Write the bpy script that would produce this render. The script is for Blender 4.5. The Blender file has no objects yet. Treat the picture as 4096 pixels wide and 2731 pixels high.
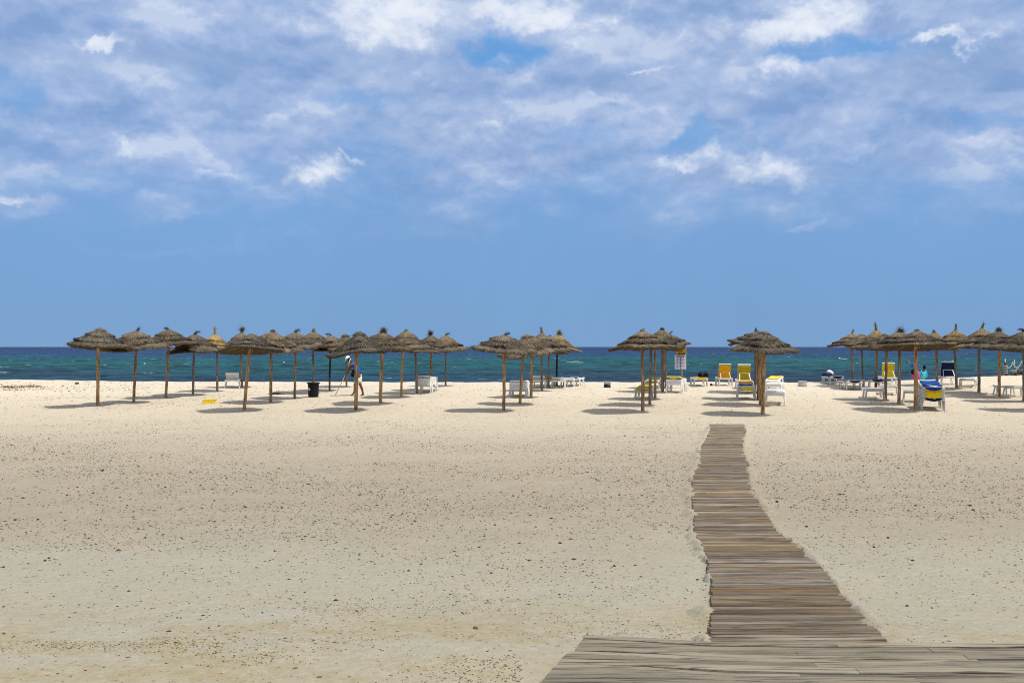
import bpy, bmesh, math, random
import numpy as np
from mathutils import Vector, Matrix
R = math.radians
rng = np.random.default_rng(7)
random.seed(7)
S = bpy.context.scene
COL = S.collection

# ------------------------------------------------------------------ camera, sky, sun, exposure
FPX, CX, HY, CAMZ = 3400.0, 2048.0, 1387.0, 2.1
cam_d = bpy.data.cameras.new('camera')
cam_d.sensor_width = 36.0
cam_d.lens = 36.0 * FPX / 4096.0
cam_d.shift_y = (HY - 1365.5) / 4096.0
cam_d.clip_end = 60000.0
cam_d.clip_start = 0.05
cam = bpy.data.objects.new('camera', cam_d)
cam.location = (0, 0, CAMZ)
cam.rotation_euler = (R(90), 0, 0)
COL.objects.link(cam)
S.camera = cam

SUN_FROM = Vector((0.86, -0.30, 2.05)).normalized()      # towards the sun
SUN_EL = math.asin(SUN_FROM.z)
SUN_AZ = math.atan2(SUN_FROM.x, SUN_FROM.y)

S.view_settings.view_transform = 'Standard'
S.view_settings.look = 'None'
S.view_settings.gamma = 1.0
S.view_settings.use_curve_mapping = False
S.view_settings.exposure = 0.34
S.cycles.max_bounces = 6
S.cycles.diffuse_bounces = 3
S.cycles.transparent_max_bounces = 8
S.cycles.use_denoising = False
S.cycles.filter_width = 1.1

sun_d = bpy.data.lights.new('sun', 'SUN')
sun_d.energy = 3.6
sun_d.angle = R(0.53)
sun_d.color = (1.0, 0.955, 0.88)
sun = bpy.data.objects.new('sun', sun_d)
sun.rotation_euler = (-SUN_FROM).to_track_quat('-Z', 'Y').to_euler()
sun.location = SUN_FROM * 50
COL.objects.link(sun)


class NT:
    """small helper for node trees"""
    def __init__(self, tree):
        self.t = tree; tree.nodes.clear()
    def n(self, typ, **kw):
        nd = self.t.nodes.new(typ)
        for k, v in kw.items():
            if k == 'ins':
                for i, val in v.items():
                    if hasattr(val, 'is_output'): self.t.links.new(val, nd.inputs[i])
                    else: nd.inputs[i].default_value = val
            else: setattr(nd, k, v)
        return nd
    def m(self, op, a, b=None, c=None, clamp=False):
        nd = self.t.nodes.new('ShaderNodeMath'); nd.operation = op; nd.use_clamp = clamp
        for i, v in enumerate((a, b, c)):
            if v is None: continue
            if hasattr(v, 'is_output'): self.t.links.new(v, nd.inputs[i])
            else: nd.inputs[i].default_value = v
        return nd.outputs[0]
    def v(self, op, a, b=None, scale=None):
        nd = self.t.nodes.new('ShaderNodeVectorMath'); nd.operation = op
        for i, x in enumerate((a, b)):
            if x is None: continue
            if hasattr(x, 'is_output'): self.t.links.new(x, nd.inputs[i])
            else: nd.inputs[i].default_value = x
        if scale is not None:
            if hasattr(scale, 'is_output'): self.t.links.new(scale, nd.inputs['Scale'])
            else: nd.inputs['Scale'].default_value = scale
        return nd.outputs['Value'] if op in ('LENGTH', 'DOT_PRODUCT') else nd.outputs[0]
    def noise(self, vec, scale, detail=4, rough=0.5, dist=0.0, col=False, typ='FBM', lac=2.0):
        nd = self.t.nodes.new('ShaderNodeTexNoise')
        if vec is not None: self.t.links.new(vec, nd.inputs['Vector'])
        nd.inputs['Scale'].default_value = scale; nd.inputs['Detail'].default_value = detail
        nd.inputs['Roughness'].default_value = rough; nd.inputs['Distortion'].default_value = dist
        nd.inputs['Lacunarity'].default_value = lac
        return nd.outputs['Color'] if col else nd.outputs['Fac']
    def mr(self, x, a, b, c=0.0, d=1.0, smooth=True):
        nd = self.t.nodes.new('ShaderNodeMapRange')
        nd.interpolation_type = 'SMOOTHSTEP' if smooth else 'LINEAR'
        self.t.links.new(x, nd.inputs[0])
        for i, val in zip((1, 2, 3, 4), (a, b, c, d)): nd.inputs[i].default_value = val
        return nd.outputs[0]
    def mix(self, f, a, b, blend='MIX'):
        nd = self.t.nodes.new('ShaderNodeMix'); nd.data_type = 'RGBA'; nd.blend_type = blend
        for i, v in ((0, f), (6, a), (7, b)):
            if hasattr(v, 'is_output'): self.t.links.new(v, nd.inputs[i])
            elif i == 0: nd.inputs[0].default_value = v
            else: nd.inputs[i].default_value = (*v[:3], 1.0)
        return nd.outputs[2]
    def ramp(self, x, stops, interp='LINEAR'):
        nd = self.t.nodes.new('ShaderNodeValToRGB'); cr = nd.color_ramp; cr.interpolation = interp
        while len(cr.elements) < len(stops): cr.elements.new(0.5)
        for e, (p, c) in zip(cr.elements, stops):
            e.position = p; e.color = (*c[:3], 1.0)
        self.t.links.new(x, nd.inputs[0])
        return nd.outputs[0]


def srgb(r, g, b):
    f = lambda c: (c / 255 / 12.92) if c / 255 <= 0.04045 else ((c / 255 + 0.055) / 1.055) ** 2.4
    return (f(r), f(g), f(b))


def build_world():
    w = bpy.data.worlds.new('World'); S.world = w; w.use_nodes = True
    T = NT(w.node_tree)
    out = T.n('ShaderNodeOutputWorld')
    bg = T.n('ShaderNodeBackground'); bg.inputs['Strength'].default_value = 0.1
    T.t.links.new(bg.outputs[0], out.inputs[0])
    tc = T.n('ShaderNodeTexCoord').outputs['Generated']
    sky = T.n('ShaderNodeTexSky', sky_type='NISHITA')
    sky.sun_disc = False; sky.sun_elevation = SUN_EL; sky.sun_rotation = SUN_AZ
    sky.altitude = 0; sky.air_density = 1.0; sky.dust_density = 0.3; sky.ozone_density = 2.0
    sep = T.n('ShaderNodeSeparateXYZ', ins={0: tc})
    x, y, z = sep.outputs
    zc = T.m('MAXIMUM', z, 0.0)
    # clear air: Nishita pulled to the deep even blue of the photograph, by elevation
    K = 10.0 / (2 ** S.view_settings.exposure)      # a colour as displayed -> radiance before strength 0.1
    d = lambda r, g, b: tuple(c * K for c in srgb(r, g, b))
    clear = T.ramp(T.m('MULTIPLY', zc, 2.0, clamp=True), [
        (0.0, d(117, 159, 206)), (0.10, d(115, 159, 208)), (0.28, d(120, 164, 215)), (0.45, d(114, 165, 221)), (0.8, d(98, 158, 222)), (1.0, d(70, 125, 200))])
    blue = T.mix(0.96, sky.outputs[0], clear)
    # warped direction
    warp = T.v('SUBTRACT', T.noise(tc, 9.0, 5, 0.6, col=True), (0.5, 0.5, 0.5))
    warp2 = T.v('SUBTRACT', T.noise(tc, 30.0, 5, 0.65, col=True), (0.5, 0.5, 0.5))
    pw = T.v('ADD', tc, T.v('SCALE', warp, scale=0.11))
    pw = T.v('ADD', pw, T.v('SCALE', warp2, scale=0.035))
    # cloud plane coordinates (clouds flatten towards the horizon)
    inv = T.m('DIVIDE', 1.0, T.m('ADD', zc, 0.16))
    cp = T.v('SCALE', T.v('MULTIPLY', tc, (1, 1, 0.0)), scale=inv)
    n1 = T.noise(cp, 1.5, 7, 0.56, 0.25)
    n2 = T.noise(T.v('ADD', cp, (3.1, 7.7, 1.3)), 3.2, 8, 0.58, 0.35)
    n3 = T.noise(T.v('ADD', cp, (9.1, 1.7, 4.3)), 0.9, 4, 0.5)
    nf = T.noise(T.v('MULTIPLY', tc, (1, 1, 1.9)), 15.0, 7, 0.56, 0.25)
    nb = T.noise(T.v('MULTIPLY', tc, (1, 1, 1.8)), 7.0, 6, 0.55, 0.3)

    def direction(px, py):
        v = Vector(((px - CX) / FPX, 1.0, (HY - py) / FPX)); v.normalize(); return v
    def blob(px, py, rx, ry, amp, inner=0.25, p=None):
        c = direction(px, py)
        dv = T.v('SUBTRACT', pw if p is None else p, tuple(c))
        dv = T.v('MULTIPLY', dv, (FPX / rx * 1.05, FPX / rx * 0.6, FPX / ry * 1.05))
        return T.mr(T.v('LENGTH', dv), 1.25, inner, 0.0, amp)
    def acc(items, op='MAXIMUM'):
        r = items[0]
        for i in items[1:]: r = T.m(op, r, i)
        return r

    # veil of pale grey cloud, thick above 10 degrees
    cover = T.mr(T.m('ADD', zc, T.m('MULTIPLY', T.m('SUBTRACT', nb, 0.5), 0.16)), 0.12, 0.23, 0.0, 1.0)
    veil_n = T.m('ADD', T.m('MULTIPLY', n1, 0.6), T.m('MULTIPLY', nb, 0.5))
    veil = T.m('MULTIPLY', cover, T.mr(veil_n, 0.34, 0.50, 0.72, 1.0))
    holes = acc([blob(2020, 195, 210, 62, 1.0, 0.5), blob(3330, 215, 290, 60, .9, 0.4), blob(1400, 400, 200, 60, .6),
                 blob(2750, 570, 190, 55, .9, 0.4), blob(60, 365, 110, 50, .8), blob(3000, 520, 200, 40, .4),
                 blob(1500, 620, 300, 90, .4), blob(3700, 190, 200, 40, .5), blob(2330, 560, 260, 60, .35), blob(3950, 470, 200, 40, .6)])
    veil = T.m('MULTIPLY', veil, T.m('SUBTRACT', 1.0, holes))
    low = acc([blob(860, 720, 520, 110, .75), blob(1250, 700, 330, 120, .9), blob(3000, 660, 560, 160, .9), blob(3600, 560, 600, 130, .8), blob(3900, 720, 260, 50, .4),
               blob(60, 820, 190, 70, .95, 0.3), blob(1050, 970, 330, 28, .22), blob(600, 1000, 260, 24, .18), blob(1880, 790, 90, 30, .5), blob(3270, 905, 120, 36, .45), blob(3820, 718, 90, 26, .6),
               blob(4050, 800, 200, 60, .4), blob(300, 700, 400, 70, .35), blob(2150, 480, 420, 130, .9), blob(300, 480, 420, 150, .9), blob(2400, 640, 160, 40, .3)])
    lowm = T.m('MULTIPLY', low, T.mr(nf, 0.34, 0.58, 0.35, 1.0))
    veil = T.m('MAXIMUM', veil, lowm, clamp=True)
    veil = T.m('MULTIPLY', veil, 0.93)
    reliefs = []
    for sc, dz, off in ((9.0, .016, (0, 0, 0)), (23.0, .007, (2.3, 5.1, .7))):
        q0 = T.v('ADD', T.v('MULTIPLY', pwl := T.v('ADD', tc, T.v('SCALE', warp2, scale=0.02)), (1, 1, 1.8)), off)
        a_ = T.noise(q0, sc, 6, 0.54, 0.15); b_ = T.noise(T.v('ADD', q0, (0, 0, dz * 1.8)), sc, 6, 0.54, 0.15)
        reliefs.append(T.m('SUBTRACT', a_, b_)); lump = a_ if sc < 10 else lump
    relief = T.m('ADD', T.m('MULTIPLY', reliefs[0], 2.3), T.m('MULTIPLY', reliefs[1], 1.0))
    tone = T.m('ADD', relief, T.mr(T.m('ADD', T.m('MULTIPLY', n2, 0.35), T.m('ADD', T.m('MULTIPLY', lump, 0.35), T.m('MULTIPLY', nb, 0.3))), 0.36, 0.64, 0.22, 0.86), clamp=True)
    vcol = T.ramp(tone, [(0.0, d(131, 162, 209)), (0.4, d(153, 178, 219)), (0.75, d(173, 192, 227)), (1.0, d(198, 211, 235))])
    c1 = T.mix(veil, blue, vcol)
    # slate undersides
    dark = acc([blob(700, 245, 330, 70, .8), blob(1480, 200, 330, 90, .35), blob(930, 460, 110, 30, .6), blob(3800, 240, 330, 60, .7), blob(2800, 690, 230, 40, .75),
                blob(3450, 660, 350, 60, .5), blob(3050, 190, 300, 70, .45), blob(2450, 330, 260, 50, .5), blob(1370, 655, 120, 14, .4), blob(160, 240, 380, 70, .3), blob(3650, 350, 330, 70, .45)])
    c2 = T.mix(T.m('MULTIPLY', dark, 0.75), c1, d(137, 167, 209))
    # bright sunlit heaps
    bright = acc([blob(1560, 40, 330, 130, 1.0), blob(1640, 130, 170, 140, .75), blob(2130, 40, 330, 110, .95), blob(2260, 130, 200, 60, .6), blob(3270, 50, 380, 130, 1.0, .3),
                  blob(3400, 110, 200, 60, .6), blob(380, 160, 110, 34, 1.0), blob(470, 185, 90, 26, .6), blob(2020, 225, 110, 28, .8), blob(2070, 290, 150, 70, .6), blob(3770, 162, 200, 34, .95),
                  blob(3130, 315, 130, 70, .75), blob(3230, 300, 90, 40, .5), blob(2760, 640, 190, 40, .75), blob(3000, 620, 300, 110, .95), blob(3220, 650, 130, 90, .5), blob(1230, 690, 210, 80, 1.0),
                  blob(1380, 645, 90, 22, .9), blob(50, 800, 100, 36, .85), blob(540, 590, 120, 34, .55), blob(110, 490, 200, 70, .45), blob(1950, 500, 150, 50, .6),
                  blob(2820, 150, 160, 60, .6), blob(4030, 540, 110, 80, .7), blob(620, 365, 130, 50, .35), blob(900, 30, 500, 60, .35), blob(2620, 310, 170, 18, .6), blob(3560, 600, 240, 30, .35),
                  blob(1270, 80, 160, 60, .4), blob(2400, 40, 180, 60, .7), blob(3950, 90, 150, 50, .4), blob(1720, 310, 120, 30, .5), blob(900, 745, 110, 26, .4), blob(3420, 240, 110, 24, .4), blob(3610, 545, 60, 28, .6)])
    gen = T.m('MULTIPLY', T.mr(n2, 0.44, 0.66), T.mr(zc, 0.22, 0.50))
    nf2 = T.noise(T.v('MULTIPLY', tc, (1, 1, 1.6)), 34.0, 8, 0.62, 0.2)
    edge = T.m('ADD', T.m('MULTIPLY', T.m('SUBTRACT', lump, 0.47), 2.0), T.m('ADD', T.m('MULTIPLY', relief, 0.8), T.m('MULTIPLY', T.m('SUBTRACT', nf2, 0.5), 0.9)))
    crisp = T.m('MULTIPLY', T.mr(T.m('ADD', bright, edge), 0.10, 1.15), T.mr(bright, 0.02, 0.40))
    soft = T.m('MULTIPLY', bright, T.mr(nf, 0.30, 0.58, 0.35, 1.0))
    puff = T.m('ADD', T.m('MULTIPLY', crisp, 0.56), T.m('MULTIPLY', soft, 0.34), clamp=True)
    bm = T.m('MAXIMUM', puff, gen, clamp=True)
    c2 = T.mix(T.m('MULTIPLY', T.mr(zc, 0.42, 0.75), 0.75), c2, d(250, 248, 246))  # overhead sky out of view, whitened to raise the fill light
    c3 = T.mix(T.m('MULTIPLY', bm, 0.95), c2, T.ramp(T.m('MULTIPLY', bm, T.mr(nf2, .35, .6, .72, 1.0)), [(0.0, d(180, 198, 230)), (0.4, d(200, 213, 237)), (0.7, d(226, 234, 247)), (1.0, d(249, 251, 255))]))
    # faint shafts of light falling from the cloud deck
    fan = T.m('DIVIDE', T.m('SUBTRACT', x, 0.16), T.m('SUBTRACT', 0.72, z))
    sh = T.n('ShaderNodeTexNoise', noise_dimensions='1D', ins={'W': T.m('MULTIPLY', fan, 3.0)}); sh.inputs['Detail'].default_value = 2.0
    win = T.m('MULTIPLY', T.mr(z, 0.30, 0.18), T.m('MULTIPLY', T.mr(T.m('ABSOLUTE', T.m('SUBTRACT', x, .03)), .5, .1), T.m('GREATER_THAN', y, 0.0)))
    k = T.m('ADD', 1.0, T.m('MULTIPLY', T.m('MULTIPLY', T.m('SUBTRACT', sh.outputs['Fac'], .5), .05), win))
    k = T.m('MULTIPLY', k, T.m('ADD', 1.0, T.m('MULTIPLY', T.m('SUBTRACT', T.noise(tc, 3.0, 2, .5), .5), .10)))
    c3 = T.mix(1.0, c3, T.n('ShaderNodeCombineXYZ', ins={0: k, 1: k, 2: k}).outputs[0], 'MULTIPLY')
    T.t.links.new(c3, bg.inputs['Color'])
build_world()

# ------------------------------------------------------------------ helpers
def _h(ix, iy, seed):
    a = (ix.astype(np.int64) * 374761393 + iy.astype(np.int64) * 668265263 + seed * 974711) & 0xFFFFFFFF
    a = ((a ^ (a >> 13)) * 1274126177) & 0xFFFFFFFF
    a = (a ^ (a >> 16)) & 0xFFFFFFFF
    return a / 4294967295.0
def vnoise(x, y, seed=0):
    x = np.asarray(x, float); y = np.asarray(y, float)
    ix = np.floor(x); iy = np.floor(y); fx = x - ix; fy = y - iy
    fx = fx * fx * fx * (fx * (6 * fx - 15) + 10); fy = fy * fy * fy * (fy * (6 * fy - 15) + 10)
    ix = ix.astype(np.int64); iy = iy.astype(np.int64)
    a = _h(ix, iy, seed); b = _h(ix + 1, iy, seed); c = _h(ix, iy + 1, seed); e = _h(ix + 1, iy + 1, seed)
    return (a * (1 - fx) + b * fx) * (1 - fy) + (c * (1 - fx) + e * fx) * fy
def fbm(x, y, octv=4, seed=0, gain=0.5):
    s = 0; a = 1.0; t = 0
    for o in range(octv):
        s = s + a * vnoise(x * 2 ** o + 17.3 * o, y * 2 ** o - 9.1 * o, seed + o); t += a; a *= gain
    return s / t - 0.5

_pd = np.array([-50, 3, 4.3, 4.83, 5.7, 6.5, 8, 9, 10.6, 12.4, 14, 16.7, 20, 22.4, 28, 36, 43, 47], float)
_pg = np.array([.60, .59, .575, .50, .39, .32, .185, .10, .02, -.04, -.055, -.075, -.07, -.03, .03, .07, .11, .15], float)
_tab = np.linspace(-50, 47, 1941); _tv = np.interp(_tab, _pd, _pg)
_k = np.hanning(27); _k /= _k.sum(); _tv2 = np.convolve(np.pad(_tv, 13, mode='edge'), _k, mode='valid')
_cpx = np.array([-3000, 0, 300, 700, 1100, 3100, 3550, 3700, 3850, 3960, 4096, 7000], float)
_cpy = np.array([1512, 1519, 1522, 1526, 1528, 1528, 1526, 1519, 1510, 1504, 1497, 1490], float)
def ground(x, y, fine=True):
    x = np.asarray(x, float); y = np.asarray(y, float)
    base = np.interp(np.minimum(y, 47), _tab, _tv2)
    px = CX + FPX * x / np.maximum(y, 20.0)
    crest = CAMZ - (np.interp(px, _cpx, _cpy) - HY) * 47 / FPX
    t = np.clip((y - 33) / 14, 0, 1); t = t * t * (3 - 2 * t)
    base = base + (crest - 0.15) * t
    t2 = np.clip((y - 47) / 11, 0, 1)
    base = base - (1.55 + (crest - 0.15)) * (t2 ** 1.25) - np.clip(y - 58, 0, 400) * 0.06
    if fine:
        far = np.clip((y - 20) / 10, 0, 1) * np.clip((60 - y) / 8, 0, 1)
        near = np.clip((26 - y) / 12, 0.15, 1)
        base = base + far * (0.10 * fbm(x / 1.3, y / 1.0, 4, 11)) + 0.03 * fbm(x / 3.0, y / 2.2, 3, 21) + near * 0.022 * fbm(x / .45, y / .45, 3, 31)
    return base
def gz(x, y): return float(ground(np.array([x]), np.array([y]))[0])
def hit(px, py, fine=False):
    """where the camera ray through a photograph pixel meets the beach"""
    d = 2.05 * FPX / (py - HY)
    for _ in range(40):
        g = float(ground(np.array([(px - CX) * d / FPX]), np.array([d]), fine)[0])
        d2 = (CAMZ - g) * FPX / (py - HY)
        d = 0.6 * d + 0.4 * min(d2, 47.5)
    return (px - CX) * d / FPX, d

def mat(name, color, rough=0.8, spec=0.3, var=0.0, scale=30.0, bump=0.0, bscale=60.0, metallic=0.0):
    m = bpy.data.materials.new(name); m.use_nodes = True; T = NT(m.node_tree)
    out = T.n('ShaderNodeOutputMaterial'); b = T.n('ShaderNodeBsdfPrincipled')
    T.t.links.new(b.outputs[0], out.inputs[0])
    b.inputs['Roughness'].default_value = rough; b.inputs['Specular IOR Level'].default_value = spec
    b.inputs['Metallic'].default_value = metallic
    tc = T.n('ShaderNodeTexCoord').outputs['Object']
    n = T.noise(tc, scale, 4, 0.6)
    lo = tuple(c * (1 - var) for c in color); hi = tuple(min(1, c * (1 + var)) for c in color)
    T.t.links.new(T.mix(T.mr(n, .3, .7), lo, hi), b.inputs['Base Color'])
    if bump:
        bn = T.n('ShaderNodeBump'); bn.inputs['Strength'].default_value = 1.0; bn.inputs['Distance'].default_value = bump
        T.t.links.new(T.noise(tc, bscale, 3, 0.6), bn.inputs['Height']); T.t.links.new(bn.outputs[0], b.inputs['Normal'])
    return m

class MB:
    def __init__(s): s.v = []; s.f = []
    def add(s, vs, fs):
        o = len(s.v); s.v += [tuple(p) for p in vs]; s.f += [tuple(i + o for i in f) for f in fs]
    def box(s, c, size, rot=None):
        hx, hy, hz = size[0] / 2, size[1] / 2, size[2] / 2
        vs = [Vector((sx * hx, sy * hy, sz * hz)) for sz in (-1, 1) for sy in (-1, 1) for sx in (-1, 1)]
        if rot is not None: vs = [rot @ p for p in vs]
        c = Vector(c)
        s.add([p + c for p in vs], [(0, 2, 3, 1), (4, 5, 7, 6), (0, 1, 5, 4), (2, 6, 7, 3), (0, 4, 6, 2), (1, 3, 7, 5)])
    def prism(s, p0, p1, w0, h0, w1=None, h1=None, up=(0, 0, 1), ch=0.0):
        """tapered bar from p0 to p1; w along side axis, h along up axis"""
        w1 = w0 if w1 is None else w1; h1 = h0 if h1 is None else h1
        p0 = Vector(p0); p1 = Vector(p1); d = (p1 - p0).normalized(); up = Vector(up)
        sd = d.cross(up); sd = sd.normalized() if sd.length > 1e-6 else Vector((1, 0, 0)); u = sd.cross(d).normalized()
        vs = []
        for p, w, h in ((p0, w0, h0), (p1, w1, h1)):
            c = 0.22 * min(w, h)
            for a, b in ((-w / 2 + c, -h / 2), (w / 2 - c, -h / 2), (w / 2, -h / 2 + c), (w / 2, h / 2 - c), (w / 2 - c, h / 2), (-w / 2 + c, h / 2), (-w / 2, h / 2 - c), (-w / 2, -h / 2 + c)):
                vs.append(p + sd * a + u * b)
        fs = [(i, (i + 1) % 8, (i + 1) % 8 + 8, i + 8) for i in range(8)] + [tuple(range(7, -1, -1)), tuple(range(8, 16))]
        s.add(vs, fs)
    def tube(s, pts, radii, n=8, cap=True, sq=1.0):
        pts = [Vector(p) for p in pts]; vs = []; prev = None
        for i, p in enumerate(pts):
            d = (pts[min(i + 1, len(pts) - 1)] - pts[max(i - 1, 0)]).normalized()
            ref = prev if prev is not None else (Vector((1, 0, 0)) if abs(d.x) < .9 else Vector((0, 1, 0)))
            a = (ref - d * ref.dot(d)).normalized(); prev = a; b = d.cross(a)
            for k in range(n):
                t = 2 * math.pi * k / n
                vs.append(p + (a * math.cos(t) + b * math.sin(t) * sq) * radii[i])
        fs = [(i * n + k, i * n + (k + 1) % n, (i + 1) * n + (k + 1) % n, (i + 1) * n + k) for i in range(len(pts) - 1) for k in range(n)]
        if cap: fs += [tuple(range(n - 1, -1, -1)), tuple(range((len(pts) - 1) * n, len(pts) * n))]
        s.add(vs, fs)
    def lathe(s, prof, n=24, c=(0, 0, 0)):
        vs = [(c[0] + r * math.cos(2 * math.pi * k / n), c[1] + r * math.sin(2 * math.pi * k / n), c[2] + z) for r, z in prof for k in range(n)]
        fs = [(i * n + k, i * n + (k + 1) % n, (i + 1) * n + (k + 1) % n, (i + 1) * n + k) for i in range(len(prof) - 1) for k in range(n)]
        s.add(vs, fs)
    def mesh(s, name, m=None, smooth=False):
        me = bpy.data.meshes.new(name); me.from_pydata(s.v, [], s.f)
        if m: me.materials.append(m)
        if smooth: me.polygons.foreach_set('use_smooth', [True] * len(me.polygons))
        me.update(); return me

def link(name, me, parent=None, loc=(0, 0, 0), rot=(0, 0, 0), kind=None, label=None, cat=None, group=None):
    o = bpy.data.objects.new(name, me); COL.objects.link(o)
    o.location = loc; o.rotation_euler = rot
    if parent: o.parent = parent
    for k, v in (('kind', kind), ('label', label), ('category', cat), ('group', group)):
        if v: o[k] = v
    return o
def thing(name, label, cat, loc=(0, 0, 0), rotz=0.0, group=None):
    return link(name, None, None, loc, (0, 0, rotz), label=label, cat=cat, group=group)
def npmesh(name, verts, faces, m=None, colors=None, smooth=False):
    verts = np.asarray(verts, np.float32); faces = np.asarray(faces, np.int32)
    me = bpy.data.meshes.new(name); k = faces.shape[1]
    me.vertices.add(len(verts)); me.vertices.foreach_set('co', verts.ravel())
    me.loops.add(faces.size); me.loops.foreach_set('vertex_index', faces.ravel())
    me.polygons.add(len(faces)); me.polygons.foreach_set('loop_start', np.arange(0, faces.size, k, dtype=np.int32))
    if smooth: me.polygons.foreach_set('use_smooth', np.ones(len(faces), bool))
    if m: me.materials.append(m)
    me.update(calc_edges=True)
    if colors is not None:
        a = me.color_attributes.new('tint', 'FLOAT_COLOR', 'POINT')
        c = np.ones((len(verts), 4), np.float32); c[:, :3] = colors; a.data.foreach_set('color', c.ravel())
    return me
def copy_tree(o, parent=None):
    c = o.copy(); COL.objects.link(c)
    if parent: c.parent = parent
    for ch in o.children: copy_tree(ch, c)
    return c

# ------------------------------------------------------------------ materials
def mat_sand():
    m = bpy.data.materials.new('sand'); m.use_nodes = True; T = NT(m.node_tree)
    out = T.n('ShaderNodeOutputMaterial'); b = T.n('ShaderNodeBsdfPrincipled'); T.t.links.new(b.outputs[0], out.inputs[0])
    b.inputs['Roughness'].default_value = 0.95; b.inputs['Specular IOR Level'].default_value = 0.1
    pos = T.n('ShaderNodeNewGeometry').outputs['Position']
    sep = T.n('ShaderNodeSeparateXYZ', ins={0: pos}); y = sep.outputs[1]
    big = T.noise(pos, 0.22, 4, 0.55); mid = T.noise(pos, 1.6, 5, 0.6); fin = T.noise(pos, 55.0, 3, 0.7)
    strip = T.noise(T.v('MULTIPLY', pos, (0.5, 1.6, 1)), 0.8, 4, 0.6)
    # paler sand by the sea, greyer and darker sand with grit inland
    t = T.m('ADD', y, T.m('MULTIPLY', T.m('SUBTRACT', big, 0.5), 9.0))
    base = T.ramp(T.m('DIVIDE', t, 40.0, clamp=True), [(0.0, (.380, .350, .262)), (0.17, (.372, .355, .278)), (0.23, (.350, .310, .232)), (0.28, (.345, .297, .222)), (0.42, (.375, .325, .243)), (0.60, (.435, .38, .287)), (0.75, (.475, .413, .315)), (1.0, (.55, .485, .38))])
    c = T.mix(T.m('MULTIPLY', T.mr(mid, .42, .7), .28), base, (.47, .385, .275))
    c = T.mix(T.m('MULTIPLY', T.mr(strip, .5, .75), .25), c, (.42, .40, .36))
    # dried weed bands close to the deck
    nearm = T.m('MULTIPLY', T.mr(y, 6.2, 4.7), T.m('MULTIPLY', T.mr(T.noise(T.v('MULTIPLY', pos, (.8, 1.6, 1)), 1.3, 5, 0.62), .38, .62), T.mr(T.noise(pos, 9.0, 5, 0.75), .36, .60, .25, 1.0)))
    c = T.mix(T.m('MULTIPLY', nearm, .55), c, (.34, .25, .10))
    wk = T.mr(T.noise(pos, 26.0, 4, 0.7), .56, .68)
    c = T.mix(T.m('MULTIPLY', T.m('MULTIPLY', wk, nearm), .8), c, (.16, .10, .035))
    c = T.mix(T.m('MULTIPLY', T.mr(fin, .42, .70), .30), c, (.25, .205, .14))
    f2 = T.noise(pos, 17.0, 5, 0.75)
    c = T.mix(T.m('MULTIPLY', T.mr(f2, .50, .72), .32), c, (.27, .215, .145))
    c = T.mix(T.m('MULTIPLY', T.mr(f2, .50, .30), .25), c, (.60, .56, .45))
    v2 = T.n('ShaderNodeTexVoronoi', ins={'Vector': T.v('ADD', pos, (5.3, 2.1, 0)), 'Scale': 11.0})
    w2 = T.n('ShaderNodeTexWhiteNoise', ins={0: v2.outputs['Position']})
    g2 = T.m('LESS_THAN', v2.outputs['Distance'], T.m('MULTIPLY', T.mr(w2.outputs[0], .45, 1.0, 0.0, .17, False), T.mr(y, 26, 16, .45, 1.0)))
    c = T.mix(T.m('MULTIPLY', g2, .8), c, (.085, .062, .042))
    # small dark grit
    vor = T.n('ShaderNodeTexVoronoi', ins={'Vector': pos, 'Scale': 24.0}); vor.feature = 'F1'
    wn = T.n('ShaderNodeTexWhiteNoise', ins={0: T.v('SCALE', vor.outputs['Position'], scale=1.0)})
    rad = T.m('MULTIPLY', T.mr(wn.outputs[0], .25, 1.0, 0.0, .24, False), 1.0)
    band = T.m('MULTIPLY', T.mr(T.noise(pos, 0.35, 3, 0.6), .30, .60, .35, 1.15), T.mr(y, 30, 14, .5, 1.0))
    grit = T.m('MULTIPLY', T.m('LESS_THAN', vor.outputs['Distance'], T.m('MULTIPLY', rad, band)), .75)
    c = T.mix(grit, c, (.15, .11, .075))
    T.t.links.new(c, b.inputs['Base Color'])
    bn = T.n('ShaderNodeBump'); bn.inputs['Strength'].default_value = 0.9; bn.inputs['Distance'].default_value = 0.02
    hgt = T.m('ADD', T.m('MULTIPLY', T.noise(pos, 9.0, 5, 0.6), 1.0), T.m('MULTIPLY', fin, 0.22))
    foot = T.n('ShaderNodeTexVoronoi', ins={'Vector': T.v('ADD', pos, T.v('SCALE', T.noise(pos, 2.0, 2, .5, col=True), scale=.35)), 'Scale': 2.3}); foot.feature = 'SMOOTH_F1'
    hgt = T.m('ADD', hgt, T.m('MULTIPLY', T.m('MULTIPLY', foot.outputs['Distance'], 3.5), T.mr(y, 16, 27, .35, 1.0)))
    T.t.links.new(hgt, bn.inputs['Height']); T.t.links.new(bn.outputs[0], b.inputs['Normal'])
    return m

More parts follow.
